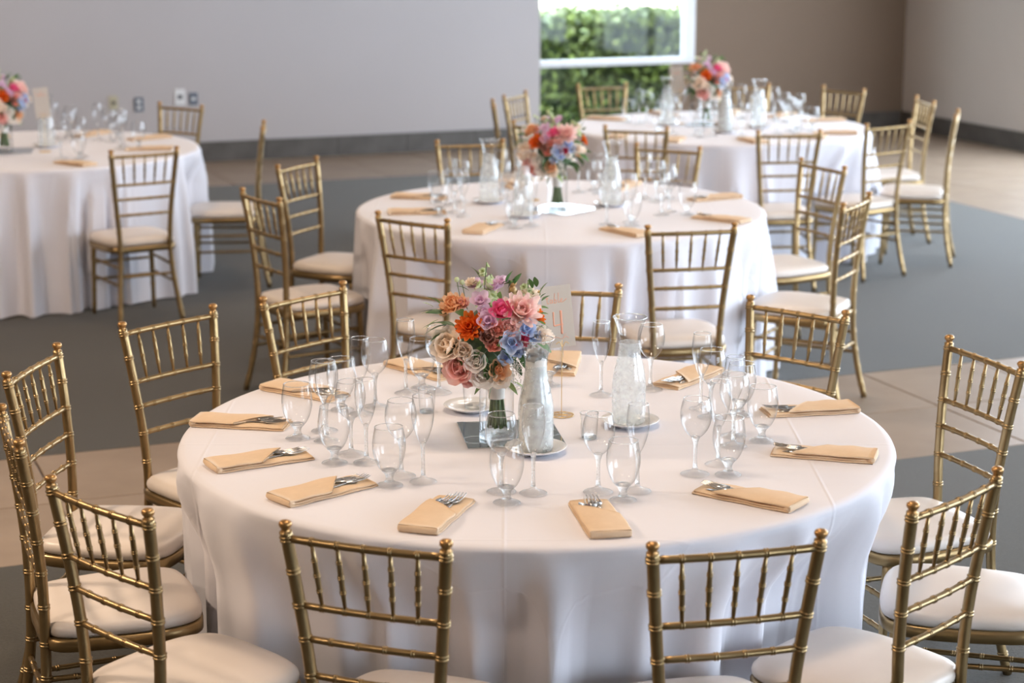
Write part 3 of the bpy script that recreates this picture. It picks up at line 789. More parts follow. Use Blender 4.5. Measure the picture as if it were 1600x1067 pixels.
def fork_meshes(L=0.19, W=0.026):
    hnd = MB()
    pts = [(-L / 2, 0, 0.0), (-L / 2 + 0.05, 0, 0.001), (-L / 2 + 0.11, 0, 0.002), (L / 2 - 0.068, 0, 0.004)]
    path = catmull(pts, 4); n = len(path)
    tube(path, [0.0075 - 0.0045 * (i / (n - 1)) ** 0.7 for i in range(n)], 8, hnd, flat=0.28)
    head = MB()
    v, f = [], []
    xs = [L / 2 - 0.070, L / 2 - 0.062, L / 2 - 0.052, L / 2 - 0.042]; ws = [0.004, W * 0.36, W * 0.49, W * 0.5]; zz = [0.004, 0.0035, 0.0030, 0.0034]
    for x, w, z in zip(xs, ws, zz):
        for s in (-1, 1): v += [(x, s * w, z), (x, s * w, z + 0.0016)]
    for i in range(3):
        o = i * 4; f += [(o, o + 4, o + 6, o + 2), (o + 1, o + 3, o + 7, o + 5), (o, o + 1, o + 5, o + 4), (o + 2, o + 6, o + 7, o + 3)]
    head.add(v, f)
    tines = []
    for k in range(4):
        q = MB(); y = (k - 1.5) * W * 0.31
        tube(catmull([(L / 2 - 0.043, y, 0.0042), (L / 2 - 0.022, y, 0.0046), (L / 2, y * 0.96, 0.0090)], 4), [0.0019, 0.0018, 0.0017, 0.0016, 0.0015, 0.0014, 0.0012, 0.0011, 0.0009], 6, q)
        tines.append(q)
    out = []
    for nm, mm in [('handle', hnd), ('head', head)] + [('tine', t_) for t_ in tines]:
        me = mm.mesh(nm); me.materials.append(M['steel']); out.append((nm, me))
    return out
FM = fork_meshes()
def knife_meshes(L=0.20):
    h = MB(); path = catmull([(-L / 2, 0, 0), (-L / 2 + 0.05, 0, 0.001), (0.0, 0, 0.001)], 5)
    tube(path, [0.0065] * 4 + [0.006] * 4 + [0.0055] * (len(path) - 8), 8, h, flat=0.4)
    b_ = MB(); b_.add([(-0.002, -0.006, 0.0), (-0.002, 0.006, 0.0), (L / 2 - 0.02, -0.009, 0.0), (L / 2 - 0.02, 0.008, 0.0), (L / 2, 0.004, 0), (-0.002, -0.006, 0.0018), (-0.002, 0.006, 0.0018), (L / 2 - 0.02, -0.009, 0.0014), (L / 2 - 0.02, 0.008, 0.0014), (L / 2, 0.004, 0.001)],
                      [(0, 1, 3, 2), (2, 3, 4), (5, 7, 8, 6), (7, 9, 8), (0, 2, 7, 5), (1, 6, 8, 3), (2, 4, 9, 7), (3, 8, 9, 4), (0, 5, 6, 1)])
    out = []
    for nm, mm in (('handle', h), ('blade', b_)):
        me = mm.mesh(nm); me.materials.append(M['steel']); out.append((nm, me))
    return out
KM = knife_meshes()
def add_napkin(x, y, ang, hour, t, cutlery=3, L=0.255):
    base = thing('folded_napkin', 'tan folded linen napkin at the %s o\'clock place on the %s' % (HOUR[hour], TNAME[t]), 'napkin', (x, y, TOP + 0.0005), R(ang), 'napkins on the ' + TNAME[t])
    for nm, me in NM: obj(nm, me, None, base)
    f = R(ang); fx, fy = math.cos(f), math.sin(f)
    for i in range(cutlery):
        off = (-0.016, 0.014, 0.034)[i]; along = (0.052, 0.034, 0.020)[i]
        tw = random.uniform(-5, 5) + (4, -4, -2)[i]
        px, py = x + fx * (along - 0.02) - fy * off * 0.75, y + fy * (along - 0.02) + fx * off * 0.75
        nm, lb, parts, ct = (('fork', 'steel fork reaching farthest out', FM, 'fork'), ('fork', 'steel fork tucked deeper', FM, 'fork'), ('table_knife', 'steel knife tucked', KM, 'knife'))[i]
        c = thing(nm, '%s in the napkin at %s o\'clock on the %s' % (lb, HOUR[hour], TNAME[t]), ct, (px, py, TOP + 0.0125 + (0.0008 if i == 1 else 0)), R(ang + tw), ct + 's in the napkins on the ' + TNAME[t])
        for pn, pm in parts: obj(pn, pm, None, c)
T1_NAP = [(-.168, 4.175, 72, 6), (.196, 4.149, 99, 5), (-.444, 4.356, 42, 7), (-.626, 4.609, 29, 8), (-.719, 4.962, -10, 9), (-.586, 5.300, -34, 10), (-.263, 5.558, -48, 11),
          (.152, 5.627, -96, 12), (.512, 5.462, -126, 1), (.811, 5.098, -169, 2), (.783, 4.668, 164, 3), (.553, 4.308, 144, 4)]
for x, y, a, h in T1_NAP: add_napkin(x, y, a, h, 1)

# places at the other tables: (angle of the place from the table's middle, hour, napkin tilt, napkin radius)
PLACES = {2: [(155, 10, 12, .72), (-167, 9, -8, .66), (-120, 7, 10, .68), (-69, 5, 14, .72), (-26, 4, -14, .77), (21, 2, 6, .78), (107, 11, 0, .74), (64, 1, 0, .74)],
          3: [(-81, 6, 8, .76), (-52, 5, 30, .72), (-30, 4, 25, .76), (25, 2, -12, .78), (-115, 7, 10, .78), (149, 10, 5, .78), (-143, 8, 40, .80), (112, 11, 0, .76), (78, 12, 0, .76), (52, 1, 0, .76)],
          4: [(-60, 5, 20, .76), (-3, 3, 8, .66), (40, 2, 0, .74), (74, 1, -10, .70), (120, 11, 0, .74)]}
rg = random.Random(5)
for t, L_ in PLACES.items():
    cx, cy = CEN[t]
    for a, h, tilt, rn in L_:
        e = R(a); add_napkin(cx + rn * math.cos(e), cy + rn * math.sin(e), a + 180 + tilt, h, t, 2 if t == 2 else 0)
        for kd, da, rr in (('W', 2, 0.49), ('G', 9, 0.585), ('F', 15, 0.50)):
            g = R(a + da + rg.uniform(-1, 1)); r_ = rr + rg.uniform(-.006, .006)
            add_glass(kd, cx + r_ * math.cos(g), cy + r_ * math.sin(g), h, t)

# ------------------------------------------------------------------ carafes, saucers, cups, vases, mirrors, table cards
def carafe_meshes():
    prof = [(0.0, 0.006), (0.030, 0.003), (0.038, 0.0), (0.0435, 0.004), (0.0450, 0.012), (0.0455, 0.06), (0.0455, 0.105), (0.0435, 0.130), (0.0375, 0.160), (0.0315, 0.185), (0.0290, 0.205), (0.0288, 0.225), (0.0310, 0.248), (0.0360, 0.268), (0.0425, 0.286), (0.0455, 0.292)]
    pp = [(p.x, p.z) for p in catmull([(r, 0, z) for r, z in prof], 3)]
    low = [p for p in pp if p[1] <= 0.232] ; k = len(low)
    a = MB(); lathe(pp[:k], 40, a, False)
    b_ = MB(); lathe(pp[k - 1:], 40, b_, False)
    n = 40; rim = MB(); tube([(0.0455 * math.cos(2 * math.pi * i / n), 0.0455 * math.sin(2 * math.pi * i / n), 0.2925) for i in range(n + 1)], 0.0018, 8, rim)
    out = []
    for nm, mm, mt in (('carafe_body', a, 'frosted'), ('carafe_neck', b_, 'glass'), ('rim', rim, 'foot_glass')):
        me = mm.mesh(nm); me.materials.append(M[mt]); out.append((nm, me))
    return out
CM = carafe_meshes()
q = MB(); lathe([(0.0, 0.240)] + [(0.0268, 0.238), (0.0262, 0.215), (0.028, 0.190), (0.034, 0.160), (0.0405, 0.125), (0.0425, 0.100), (0.0425, 0.02), (0.038, 0.008), (0.0, 0.008)][::1], 32, q)
water_me = q.mesh('ice_water'); 
m, nt, b = new_mat('cloudy_ice_water'); setp(b, color=(0.90, 0.93, 0.93), rough=0.35, trans=0.25, ior=1.15, sub=0.5)
b.inputs['Subsurface Radius'].default_value = (0.03, 0.03, 0.03)
noise_color(nt, b, (0.84, 0.88, 0.88), (0.95, 0.96, 0.96), 60, 5)
water_me.materials.append(m)
ice = MB(); rg2 = random.Random(2)
for i in range(22):
    z = rg2.uniform(0.10, 0.262); rmx = 0.028 if z < 0.16 else 0.014
    c = Vector((rg2.uniform(-rmx, rmx), rg2.uniform(-rmx, rmx), z)); s_ = rg2.uniform(0.009, 0.013)
    mt = Matrix.Rotation(rg2.uniform(0, 3), 3, Vector((rg2.gauss(0, 1), rg2.gauss(0, 1), 1)).normalized())
    cb = [c + mt @ Vector((x, y, zz)) * s_ for x, y, zz in ((-1,-1,-1),(1,-1,-1),(1,1,-1),(-1,1,-1),(-1,-1,1),(1,-1,1),(1,1,1),(-1,1,1))]
    ice.add(cb, [(0,3,2,1),(4,5,6,7),(0,1,5,4),(1,2,6,5),(2,3,7,6),(3,0,4,7)])
ice_me = ice.mesh('ice', False); ice_me.materials.append(M['ice'])
def add_carafe(x, y, z, label, icy=False, scale=1.0):
    c = thing('water_carafe', label, 'carafe', (x, y, z), random.uniform(0, 6), 'glass water carafes'); c.scale = (scale,) * 3
    for nm, me in CM[:2]: obj(nm, me, None, c)
    obj('rim', CM[2][1], None, c)
    if icy:
        obj('ice_water', water_me, None, c); o = obj('ice', ice_me, None, c); o['kind'] = 'stuff'
def saucer_mesh():
    q = MB(); lathe([(0.0, 0.0), (0.040, 0.0), (0.044, 0.003), (0.060, 0.008), (0.076, 0.0155), (0.0785, 0.0175), (0.0775, 0.0190), (0.060, 0.0115), (0.046, 0.0070), (0.0, 0.0060)], 40, q); return q.mesh('saucer')
sa_me = saucer_mesh(); sa_me.materials.append(M['china'])
q = MB(); q.box((-0.045, -0.045, 0.0), (0.045, 0.045, 0.0012)); doily = q.mesh('cocktail_napkin', False); doily.materials.append(M['paper'])
def add_saucer(x, y, label, paper=None):
    s = obj('saucer', sa_me, None, None, (x, y, TOP + 0.0003)); tag(s, label, 'saucer', 'white saucers')
    if paper: tag(obj('cocktail_napkin', doily, None, None, (x, y, TOP + 0.0067), (0, 0, R(18))), paper, 'napkin', 'paper napkins on saucers')
def tumbler_mesh(r, h):
    q = MB(); lathe([(0.0, 0.004), (r * 0.80, 0.004), (r * 0.86, 0.010), (r * 0.93, h * 0.5), (r, h)], 32, q, False)
    b_ = MB(); lathe([(0.0, 0.0), (r * 0.80, 0.0), (r * 0.84, 0.004), (r * 0.80, 0.0075), (0.0, 0.0065)], 32, b_)
    n = 32; rim = MB(); tube([(r * math.cos(2 * math.pi * i / n), r * math.sin(2 * math.pi * i / n), h) for i in range(n + 1)], 0.0012, 6, rim)
    o = []
    for nm, mm, mt in (('cup_wall', q, 'glass'), ('cup_base', b_, 'foot_glass'), ('rim', rim, 'foot_glass')):
        me = mm.mesh(nm); me.materials.append(M[mt]); o.append((nm, me))
    return o
TUM = tumbler_mesh(0.036, 0.085); VOT = tumbler_mesh(0.024, 0.068)
def add_cup(parts, nm, x, y, z, label, cat):
    c = thing(nm, label, cat, (x, y, z), 0, 'small glass cups')
    for pn, pm in parts: obj(pn, pm, None, c)
def vase_meshes():
    r, h = 0.045, 0.165
    q = MB(); lathe([(0.0, 0.008), (r * 0.92, 0.008), (r, 0.014), (r, h)], 40, q, False)
    b_ = MB(); lathe([(0.0, 0.0), (r, 0.0), (r, 0.010), (r * 0.9, 0.0125), (0.0, 0.0125)], 40, b_)
    n = 40; rim = MB(); tube([(r * math.cos(2 * math.pi * i / n), r * math.sin(2 * math.pi * i / n), h) for i in range(n + 1)], 0.0014, 6, rim)
    o = []
    for nm, mm, mt in (('vase_wall', q, 'glass'), ('vase_base', b_, 'foot_glass'), ('rim', rim, 'foot_glass')):
        me = mm.mesh(nm); me.materials.append(M[mt]); o.append((nm, me))
    return o
VM = vase_meshes()
def add_vase(x, y, z, label):
    c = thing('cylinder_vase', label, 'vase', (x, y, z), 0, 'glass cylinder vases')
    for pn, pm in VM: obj(pn, pm, None, c)
q = MB(); q.box((-0.127, -0.127, 0.0), (0.127, 0.127, 0.003), 0.0008); mir_me = q.mesh('mirror_tile', False); mir_me.materials.append(M['mirror'])

# table card: frosted card on a wire stand with a lacy gold foot
def strokes(mb, lines, w, y):
    for ln in lines:
        p = catmull([(a, y, c) for a, c in ln], 6)
        tube(p, w, 6, mb, up=(0, 1, 0), flat=0.25)
def card_meshes():
    cw, ch, z0 = 0.083, 0.168, 0.188
    c = MB(); c.box((-cw / 2, -0.0012, z0), (cw / 2, 0.0012, z0 + ch))
    st = MB(); tube(catmull([(0, 0.004, 0.002), (0.0, 0.004, 0.09), (0.001, 0.004, z0 - 0.01), (0.0, 0.0035, z0 + 0.02)], 4), 0.0011, 6, st)
    clip = MB(); tube(catmull([(-0.018, -0.004, z0 + 0.012), (-0.008, -0.004, z0 + 0.017), (0, -0.004, z0 + 0.004), (0.008, -0.004, z0 + 0.017), (0.018, -0.004, z0 + 0.012)], 5), 0.0011, 6, clip)
    ft = MB(); n = 28
    tube([(0.033 * math.cos(2 * math.pi * k / n), 0.033 * math.sin(2 * math.pi * k / n), 0.0015) for k in range(n + 1)], 0.0012, 6, ft)
    for k in range(9):
        a = 2 * math.pi * k / 9; pts = []
        for j in range(13):
            g = 2 * math.pi * j / 12; rr = 0.0175 + 0.0145 * math.cos(g); tt = a + 0.34 * math.sin(g)
            pts.append((rr * math.cos(tt), rr * math.sin(tt), 0.0016))
        tube(pts, 0.0010, 5, ft)
    tx = MB()                                                  # handwritten word: table
    W = []
    W.append([(-.024, .142), (-.0245, .128), (-.0225, .1215), (-.019, .123)]); W.append([(-.028, .1355), (-.019, .1365)])
    W.append([(-.0105, .1300), (-.0135, .1315), (-.0165, .1270), (-.0145, .1220), (-.0115, .1255), (-.0100, .1305), (-.0105, .1235), (-.0080, .1225)])
    W.append([(-.0035, .1480), (-.0050, .1350), (-.0055, .1230), (-.0030, .1215), (.0000, .1250), (-.0015, .1305), (-.0050, .1285)])
    W.append([(.0060, .1490), (.0048, .1350), (.0045, .1235), (.0080, .1225)])
    W.append([(.0080, .1235), (.0145, .1285), (.0130, .1320), (.0100, .1270), (.0120, .1222), (.0180, .1240), (.0260, .1300)])
    strokes(tx, [[(a * 1.08, z0 + c) for a, c in l] for l in W], 0.0008, -0.0017)
    num = MB()
    strokes(num, [[(-.012, z0 + .098), (-.013, z0 + .080), (-.0135, z0 + .060)], [(-.0135, z0 + .060), (-.002, z0 + .0612), (.012, z0 + .0625)]], 0.0019, -0.0018)
    strokes(num, [[(.0085, z0 + .100), (.0080, z0 + .070), (.0065, z0 + .036)]], 0.0030, -0.0018)
    fl = MB(); strokes(fl, [[(-.022, z0 + .024), (-.010, z0 + .029), (.004, z0 + .023), (.016, z0 + .028), (.024, z0 + .023)]], 0.0006, -0.0017)
    fl.add(*tube(catmull([(.010, -0.0017, z0 + .026), (.013, -0.0017, z0 + .033), (.018, -0.0017, z0 + .034)], 4), 0.0005, 5))
    o = {}
    for nm, mm, mt in (('card', c, 'card'), ('wire', st, 'wire'), ('clip', clip, 'wire'), ('lace_foot', ft, 'wire'), ('lettering', tx, 'rose_ink'), ('numeral', num, 'rose_ink'), ('flourish', fl, 'rose_ink')):
        me = mm.mesh(nm, nm != 'card'); me.materials.append(M[mt]); o[nm] = me
    return o
KC = card_meshes()
def add_card(x, y, yaw, label, four=True):
    h = thing('table_number_stand', label, 'table sign', (x, y, TOP + 0.0004), R(yaw), 'table number stands')
    obj('lace_foot', KC['lace_foot'], None, h); obj('wire', KC['wire'], None, h); obj('clip', KC['clip'], None, h)
    c = obj('card', KC['card'], None, h)
    c.rotation_euler = (R(-4), R(-5), 0); c.location = (0.016, 0.0, 0.0)
    obj('lettering', KC['lettering'], None, c)
    if four: obj('numeral', KC['numeral'], None, c)
    obj('flourish', KC['flourish'], None, c)

add_saucer(.060, 4.697, 'white saucer under the icy front carafe on the front table', 'white paper napkin under the icy front carafe')
add_saucer(.314, 4.958, 'white saucer under the rear frosted carafe on the front table', 'white paper napkin under the rear frosted carafe')
add_saucer(-.109, 5.114, 'white saucer with glass cup left of the bouquet vase')
add_carafe(.060, 4.697, TOP + 0.0082, 'frosted carafe of iced water beside the bouquet on the front table', True, 0.98)
add_carafe(.310, 4.958, TOP + 0.0082, 'tall frosted empty carafe at right of the card on the front table', False, 0.98)
add_cup(TUM, 'glass_cup', -.100, 5.118, TOP + 0.0068, 'clear glass cup on the saucer left of the bouquet', 'cup')
add_cup(VOT, 'votive_glass', .200, 4.830, TOP + 0.0004, 'small votive glass between the two carafes of the front table', 'votive')
add_cup(VOT, 'votive_glass', -.232, 5.090, TOP + 0.0004, 'small votive glass left of the saucer with the glass cup', 'votive')
tag(obj('mirror_tile', mir_me, None, None, (-.004, 4.872, TOP + 0.0004), (0, 0, R(8))), 'square mirror tile under the bouquet vase on the front table', 'mirror', 'mirror tiles')
add_card(.135, 5.059, 12, 'table number card reading table 4 on a gold wire stand')

# ------------------------------------------------------------------ bouquets
def petal(w, l, cup, curl, nx=3, ny=4):
    v = []; f = []
    for j in range(ny + 1):
        t = j / ny
        ww = w * (math.sin(math.pi * min(1, 0.12 + 0.80 * t)) ** 0.7)
        for i in range(nx + 1):
            s = 2 * i / nx - 1
            v.append((s * ww / 2, t * l, cup * (s * s) * ww + curl * t * t * l))
    for j in range(ny):
        for i in range(nx):
            a = j * (nx + 1) + i; f.append((a, a + 1, a + nx + 2, a + nx + 1))
    return v, f
def flower(kind, rad, seed):
    rr = random.Random(seed); q = MB()
    spec = {'zinnia': [(14, 1.0, 8, .42), (13, .9, 24, .40), (12, .78, 40, .38), (10, .62, 56, .36), (8, .45, 72, .34), (6, .32, 84, .32)],
            'dahlia': [(13, 1.0, 14, .40), (12, .95, 32, .42), (10, .8, 48, .44), (8, .62, 62, .44), (6, .45, 76, .44)],
            'rose': [(6, 1.0, 14, .95), (6, .88, 30, .95), (6, .74, 46, .95), (5, .58, 60, .95), (5, .44, 72, .95), (4, .30, 80, .95)],
            'ranunculus': [(8, .98, 18, .75), (8, .90, 40, .72), (7, .78, 64, .70), (6, .62, 76, .70), (5, .45, 86, .7)],
            'carnation': [(12, 1.0, 20, .55), (12, .92, 38, .55), (10, .82, 54, .55), (9, .68, 68, .55), (7, .5, 80, .5)],
            'delphinium': [(5, 1.0, 22, .80), (5, .78, 46, .7), (4, .35, 74, .5)]}[kind]
    for n, fr, tilt, wf in spec:
        off = rr.uniform(0, 6)
        for k in range(n):
            l = rad * fr * rr.uniform(0.92, 1.08); w = l * wf * rr.uniform(0.9, 1.1) * (1.15 if n < 7 else 1.0)
            inward = -0.35 if kind in ('rose', 'ranunculus', 'zinnia') else 0.15
            pv, pf = petal(w, l, 0.22 if kind != 'carnation' else rr.uniform(-.3, .4), (0.45 if kind in ('rose', 'ranunculus') else 0.2) * rr.uniform(.6, 1.3))
            T = R(tilt + rr.uniform(-5, 5)); A = off + 2 * math.pi * k / n + rr.uniform(-.08, .08)
            ct, st = math.cos(T), math.sin(T); ca, sa = math.cos(A), math.sin(A)
            vv = []
            for x, y, z in pv:
                if kind == 'carnation': z += 0.05 * rad * math.sin(x * 900 + y * 300)
                rad0 = rad * 0.06
                yy, zz = y * ct - z * st + rad0, y * st + z * ct
                if st > 0.5: yy -= inward * 0 + y * y / max(l, 1e-6) * 0.25 * st
                vv.append((x * ca - yy * sa, x * sa + yy * ca, zz))
            q.add(vv, pf)
    if kind in ('rose', 'ranunculus', 'carnation'):
        lathe([(rad * .30, rad * .05), (rad * .34, rad * .18), (rad * .28, rad * .32), (rad * .15, rad * .40), (0.0, rad * .39)], 10, q)
    # calyx closing the back
    lathe([(rad * .05, -rad * .28), (rad * .22, -rad * .12), (rad * .30, rad * .02), (0.0, rad * .06)], 8, q)
    return q.mesh(kind)
def leaf_mesh(L, w):
    v, f = [], []; ny = 6
    for j in range(ny + 1):
        t = j / ny; ww = w * math.sin(math.pi * (0.04 + 0.92 * t) ** 0.85) ; z = -0.28 * L * t * t
        v += [(-ww / 2, t * L, z + 0.12 * ww), (0, t * L, z), (ww / 2, t * L, z + 0.12 * ww)]
    for j in range(ny):
        a = j * 3; f += [(a, a + 1, a + 4, a + 3), (a + 1, a + 2, a + 5, a + 4)]
    return mesh('leaf', v, f)
LM = []
for mt in ('leaf', 'leaf_dark', 'leaf_light'):
    me = leaf_mesh(0.055, 0.022); me.materials.append(M[mt]); LM.append(me)
def look(n, spin=0.0):                                         # rotation taking +Z to n
    return (Vector(n).to_track_quat('Z', 'Y') @ Matrix.Rotation(spin, 3, 'Z').to_quaternion()).to_euler()
def make_bouquet(label, x, y, z, rz=0.0):
    # local frame: +X right, -Y to the viewer, Z up; z = 0 on the vase floor
    b0 = thing('bouquet', label, 'bouquet', (x, y, z), rz, 'bouquets in glass vases')
    rr = random.Random(21)
    HC = Vector((-0.008, 0.0, 0.255))
    def pos(px, py, d=1.0):                                    # place on the rounded head from its front elevation
        X = (px - 773) / 590.0; Z = 0.165 + (598 - py) / 560.0
        dx, dz = (X - HC.x) / 0.150, (Z - HC.z) / 0.125
        k = max(0.0, 1 - dx * dx - dz * dz) ** 0.5
        Y = -0.125 * k * d
        n = Vector((dx * 0.75, -0.55 - 0.6 * k, dz * 0.55 + 0.45)).normalized()
        return Vector((X, Y, Z - 0.10 * (-Y))), n
    def fl(kind, col, px, py, rpx, d=1.0, name=None):
        p, n = pos(px, py, d); me = flower(kind, 1.22 * rpx / 575.0, hash((px, py)) % 999); me.materials.append(P[col])
        o = obj(name or kind, me, None, b0, p, look(n, rr.uniform(0, 6))); return p
    heads = [('zinnia', 'orange', 735, 516, 19), ('carnation', 'peach', 712, 497, 18), ('delphinium', 'lilac', 750, 487, 15), ('delphinium', 'lilac', 761, 508, 15), ('delphinium', 'lilac', 769, 477, 13), ('delphinium', 'lilac', 742, 474, 11),
             ('ranunculus', 'hotpink', 780, 498, 17), ('dahlia', 'palepink', 808, 500, 27), ('delphinium', 'blue', 816, 520, 14), ('delphinium', 'blue', 794, 535, 16), ('delphinium', 'blue', 827, 532, 12), ('carnation', 'crimson', 809, 533, 11),
             ('carnation', 'coral', 776, 517, 12), ('ranunculus', 'mauve', 762, 528, 12), ('rose', 'rose', 722, 573, 24), ('rose', 'white', 745, 561, 16), ('rose', 'white', 754, 582, 19), ('ranunculus', 'peach', 777, 573, 16), ('rose', 'cream', 706, 545, 24),
             ('carnation', 'cream', 838, 533, 14), ('carnation', 'cream', 849, 538, 9), ('delphinium', 'blue', 786, 556, 11), ('rose', 'rose', 790, 514, 10), ('carnation', 'palepink', 793, 517, 12), ('rose', 'cream', 779, 585, 15)]
    heads += [('delphinium', 'lilac', 757, 497, 11), ('carnation', 'peach', 700, 505, 12), ('rose', 'cream', 728, 548, 13), ('delphinium', 'lilac', 780, 468, 10), ('carnation', 'cream', 736, 470, 9), ('ranunculus', 'coral', 770, 538, 11),
              ('carnation', 'rose', 726, 492, 10), ('dahlia', 'cream', 822, 488, 13), ('ranunculus', 'mauve', 748, 522, 9), ('rose', 'palepink', 735, 588, 14), ('delphinium', 'blue', 803, 548, 10), ('carnation', 'white', 820, 545, 9)]
    for kd, cl, px, py, rp in heads: fl(kd, cl, px, py, rp)
    back = [('rose', 'cream', (-.07, .09, .25), .035), ('carnation', 'peach', (.06, .10, .24), .03), ('dahlia', 'rose', (0, .12, .28), .04), ('zinnia', 'orange', (.10, .05, .30), .03), ('delphinium', 'lilac', (-.10, .04, .32), .026), ('ranunculus', 'hotpink', (-.02, .07, .34), .028), ('rose', 'white', (.02, .10, .20), .03)]
    for i, (kd, cl, p, r_) in enumerate(back):
        me = flower(kd, r_, 300 + i); me.materials.append(P[cl]); obj(kd, me, None, b0, p, look((Vector(p) - HC)))
    # tall green-white snapdragon spike
    for (sx, sy, sz), h in (((-0.030, -0.02, 0.35), 0.105), ((-0.02, 0.03, 0.33), 0.085), ((0.075, 0.0, 0.345), 0.06)):
        q = MB(); tube(catmull([(sx * .3, sy * .3, 0.20), (sx, sy, sz), (sx + .006, sy, sz + h)], 4), 0.0015, 6, q)
        st = obj('spike_stem', q.mesh('spike_stem'), 'stem', b0)
        for k in range(9):
            t = k / 8; a = k * 2.4; rad = 0.020 * (1 - 0.75 * t) + 0.004
            me = flower('delphinium', rad, 500 + k); me.materials.append(P['greenwhite'])
            o = obj('floret', me, None, st, (sx + math.cos(a) * rad * .6, sy + math.sin(a) * rad * .6, sz - 0.01 + h * t), look((math.cos(a), math.sin(a), 0.6)))
    for px, py in ((714, 462), (722, 466)):                    # small round buds on thin stalks
        X, Z = (px - 773) / 590., .165 + (598 - py) / 560.
        q = MB(); tube([(X + .012, -.01, Z - .07), (X, -.03, Z)], 0.0011, 5, q); st = obj('bud_stalk', q.mesh('bud_stalk'), 'stem', b0)
        q = MB(); lathe([(0, -.007), (.005, -.005), (.0068, 0), (.005, .005), (0, .007)], 10, q); obj('bud', q.mesh('bud'), P['greenwhite'], st, (X, -.03, Z + .004))
    # leaves: sprigs given by elevation, plus a collar under the head
    def lf(p, d, s=1.0, mt=0, spin=0.0):
        d = Vector(d).normalized(); q = d.to_track_quat('Y', 'Z') @ Matrix.Rotation(spin, 3, 'Y').to_quaternion()
        o = obj('leaf', LM[mt], None, b0, p, q.to_euler()); o.scale = (s, s, s)
    for px, py, dx, dz, s, mt in ((836, 488, .3, 1, .85, 0), (830, 500, -.7, .3, .7, 0), (836, 503, 1, .1, .5, 0), (834, 515, 1, -.2, .5, 0), (830, 520, -.8, -.5, .75, 1), (840, 496, .6, .8, .6, 0), (826, 478, -.2, 1, .7, 0), (790, 478, .5, 1, .9, 1), (800, 472, .3, 1, .9, 0), (733, 482, -.6, .5, .8, 1), (780, 472, 1, .4, .8, 0),
                                 (700, 508, -1, .3, 1.1, 1), (696, 518, -1, .0, 1.2, 0), (705, 524, -.9, -.2, 1.2, 1), (716, 532, -.7, -.7, 1.3, 1), (730, 540, -.4, -.8, 1.3, 0), (742, 545, .3, -.8, 1.2, 1), (756, 552, .2, -1, 1.2, 0), (768, 548, .6, -.6, 1.2, 1), (764, 560, -.2, -1, 1.1, 1), (776, 542, .8, -.4, 1.0, 1), (752, 540, -.5, -.6, 1.2, 0),
                                 (688, 520, -1, -.3, .9, 2), (684, 512, -1, .2, .8, 2), (694, 530, -1, -.5, .8, 2), (680, 505, -.7, .7, .7, 2), (708, 556, -.2, -1, .9, 0), (785, 595, .9, -.6, 1.0, 2), (797, 598, 1, -.3, .8, 2), (770, 597, -.6, -1, 1.0, 1), (757, 596, -.9, -.7, .9, 0), (690, 512, -1, .35, 1.2, 1), (700, 520, -1, -.1, 1.3, 0), (706, 530, -1, -.35, 1.3, 1), (712, 520, -.8, .5, 1.1, 1), (724, 536, -.8, -.4, 1.3, 1), (836, 494, .5, .9, .5, 0), (836, 508, .9, .3, .5, 0), (834, 520, .9, -.2, .5, 0), (832, 476, -.1, 1, .8, 0), (772, 560, .1, -1, 1.2, 1), (760, 545, -.6, -.7, 1.2, 1), (788, 470, .2, 1, .9, 0), (748, 462, -.4, 1, .8, 0), (690, 500, -.8, .8, .9, 2)):
        p, n = pos(px, py, 0.96); lf(p + n * 0.006, (dx, -0.35 * rr.uniform(.3, 1.2), dz), s * 0.85, mt, rr.uniform(-.5, .5))
    for k in range(42):
        a = rr.uniform(0, 2 * math.pi); e = rr.uniform(-0.8, 0.9)
        d = Vector((math.cos(a) * math.cos(e), math.sin(a) * math.cos(e), math.sin(e)))
        p = HC + Vector((d.x * .10, d.y * .085, d.z * .085)); lf(p, (d.x, d.y, d.z + rr.uniform(-.6, .3)), rr.uniform(.8, 1.3), rr.choice((0, 1, 1)), rr.uniform(-1, 1))
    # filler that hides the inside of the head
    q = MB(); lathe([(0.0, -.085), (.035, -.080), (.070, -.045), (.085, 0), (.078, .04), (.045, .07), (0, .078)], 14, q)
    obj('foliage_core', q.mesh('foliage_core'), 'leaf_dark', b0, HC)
    # cloud of baby's breath at lower right
    q = MB()
    for i in range(170):
        p, n = pos(802 + rr.gauss(0, 5), 573 + rr.gauss(0, 14), 1.05); p += Vector((rr.gauss(0, .005), rr.gauss(0, .008), rr.gauss(0, .005))); s = rr.uniform(.0013, .0023)
        q.add([p + Vector(d) * s for d in ((1,0,0),(-1,0,0),(0,1,0),(0,-1,0),(0,0,1),(0,0,-1))], [(0,2,4),(2,1,4),(1,3,4),(3,0,4),(2,0,5),(1,2,5),(3,1,5),(0,3,5)])
    o = obj('babys_breath', q.mesh('babys_breath'), P['white'], b0); o['kind'] = 'stuff'
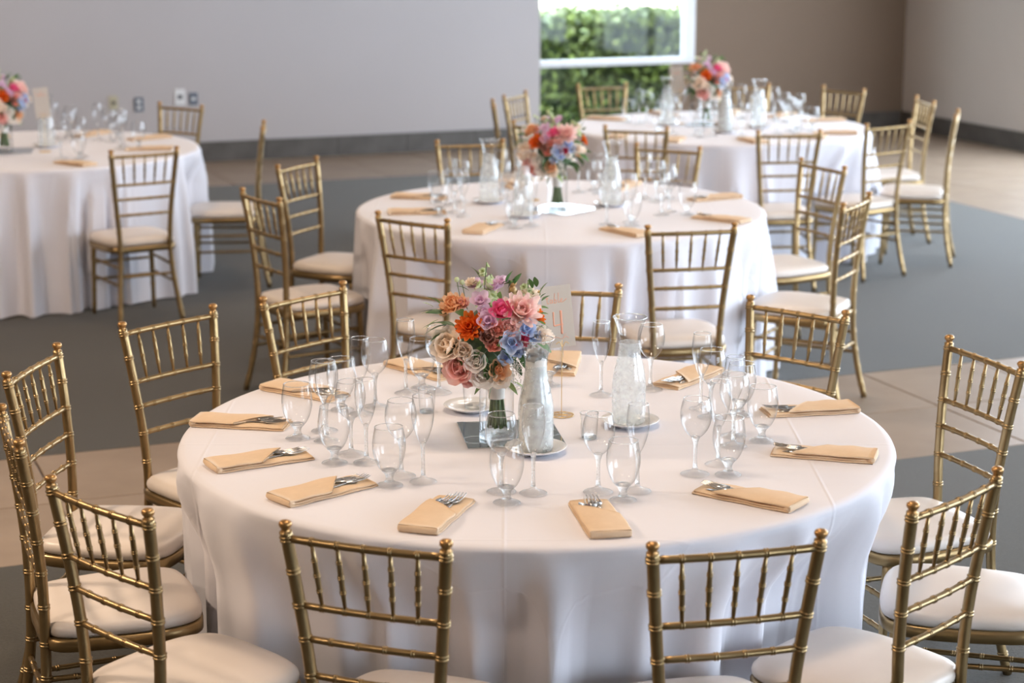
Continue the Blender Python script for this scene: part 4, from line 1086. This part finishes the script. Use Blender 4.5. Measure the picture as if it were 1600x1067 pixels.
    # bound stems with a satin ribbon
    for k in range(16):
        a = k * 2.4; r0 = 0.030 * math.sqrt((k + .5) / 16); r1 = 0.017 * math.sqrt((k + .5) / 16)
        q = MB(); tube(catmull([(r0 * math.cos(a), r0 * math.sin(a), 0.016 + .006 * rr.random()), (r1 * math.cos(a), r1 * math.sin(a), 0.10), (r1 * 1.5 * math.cos(a), r1 * 1.5 * math.sin(a), .19)], 3), 0.0033, 6, q)
        obj('stem', q.mesh('stem'), 'stem', b0)
    q = MB(); lathe([(.0225, .095), (.0215, .105), (.0225, .112), (.0222, .122), (.0235, .132), (.0255, .142)], 24, q, False)
    obj('ribbon', q.mesh('ribbon'), 'ribbon', b0)
    return b0
BQ = make_bouquet('front bouquet with orange zinnia, pink dahlia, roses and blue sprigs', -0.040, 4.836, TOP + 0.0035 + 0.009)
add_vase(-0.040, 4.836, TOP + 0.0036, 'glass cylinder vase holding the bouquet on the front table')

def kit(t, vx, vy, brz, card, carafes, names):
    tn = TNAME[t]
    tag(obj('mirror_tile', mir_me, None, None, (vx + .02, vy + .02, TOP + 0.0004), (0, 0, R(25 * t))), 'square mirror tile under the vase on the ' + tn, 'mirror', 'mirror tiles')
    add_vase(vx, vy, TOP + 0.0036, 'glass cylinder vase holding the bouquet on the ' + tn)
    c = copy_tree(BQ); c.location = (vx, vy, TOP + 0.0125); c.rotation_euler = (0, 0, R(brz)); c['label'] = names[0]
    add_card(card[0], card[1], card[2], names[1], False)
    for i, (x, y, icy) in enumerate(carafes):
        add_saucer(x, y, 'white saucer under the %s carafe on the %s' % (names[2][i], tn)); add_carafe(x, y, TOP + 0.0070, '%s water carafe on the %s' % (names[2][i], tn), icy, 0.98)
kit(2, .205, 8.640, -18, (0.095, 8.93, -6), [(-.105, 8.85, False), (.05, 8.44, False), (.455, 8.76, False)], ('middle bouquet with hot pink and orange flowers, blurred', 'blurred table card on a wire stand left of the middle bouquet', ('left rear', 'near left', 'right-hand')))
kit(3, 1.212, 12.06, 24, (1.05, 12.12, 20), [(1.284, 11.63, True), (1.52, 11.90, False), (0.967, 12.03, False)], ('far bouquet with orange and pink flowers before the window', 'blurred table card standing left of the far bouquet', ('near milky', 'right-hand', 'left-hand')))
kit(4, -2.827, 10.729, 48, (-2.60, 10.72, 8), [(-2.64, 10.93, False)], ('bouquet cut by the left picture edge, with peach and pink flowers', 'blurred table card on the left table beside its bouquet', ('clear blurred',)))
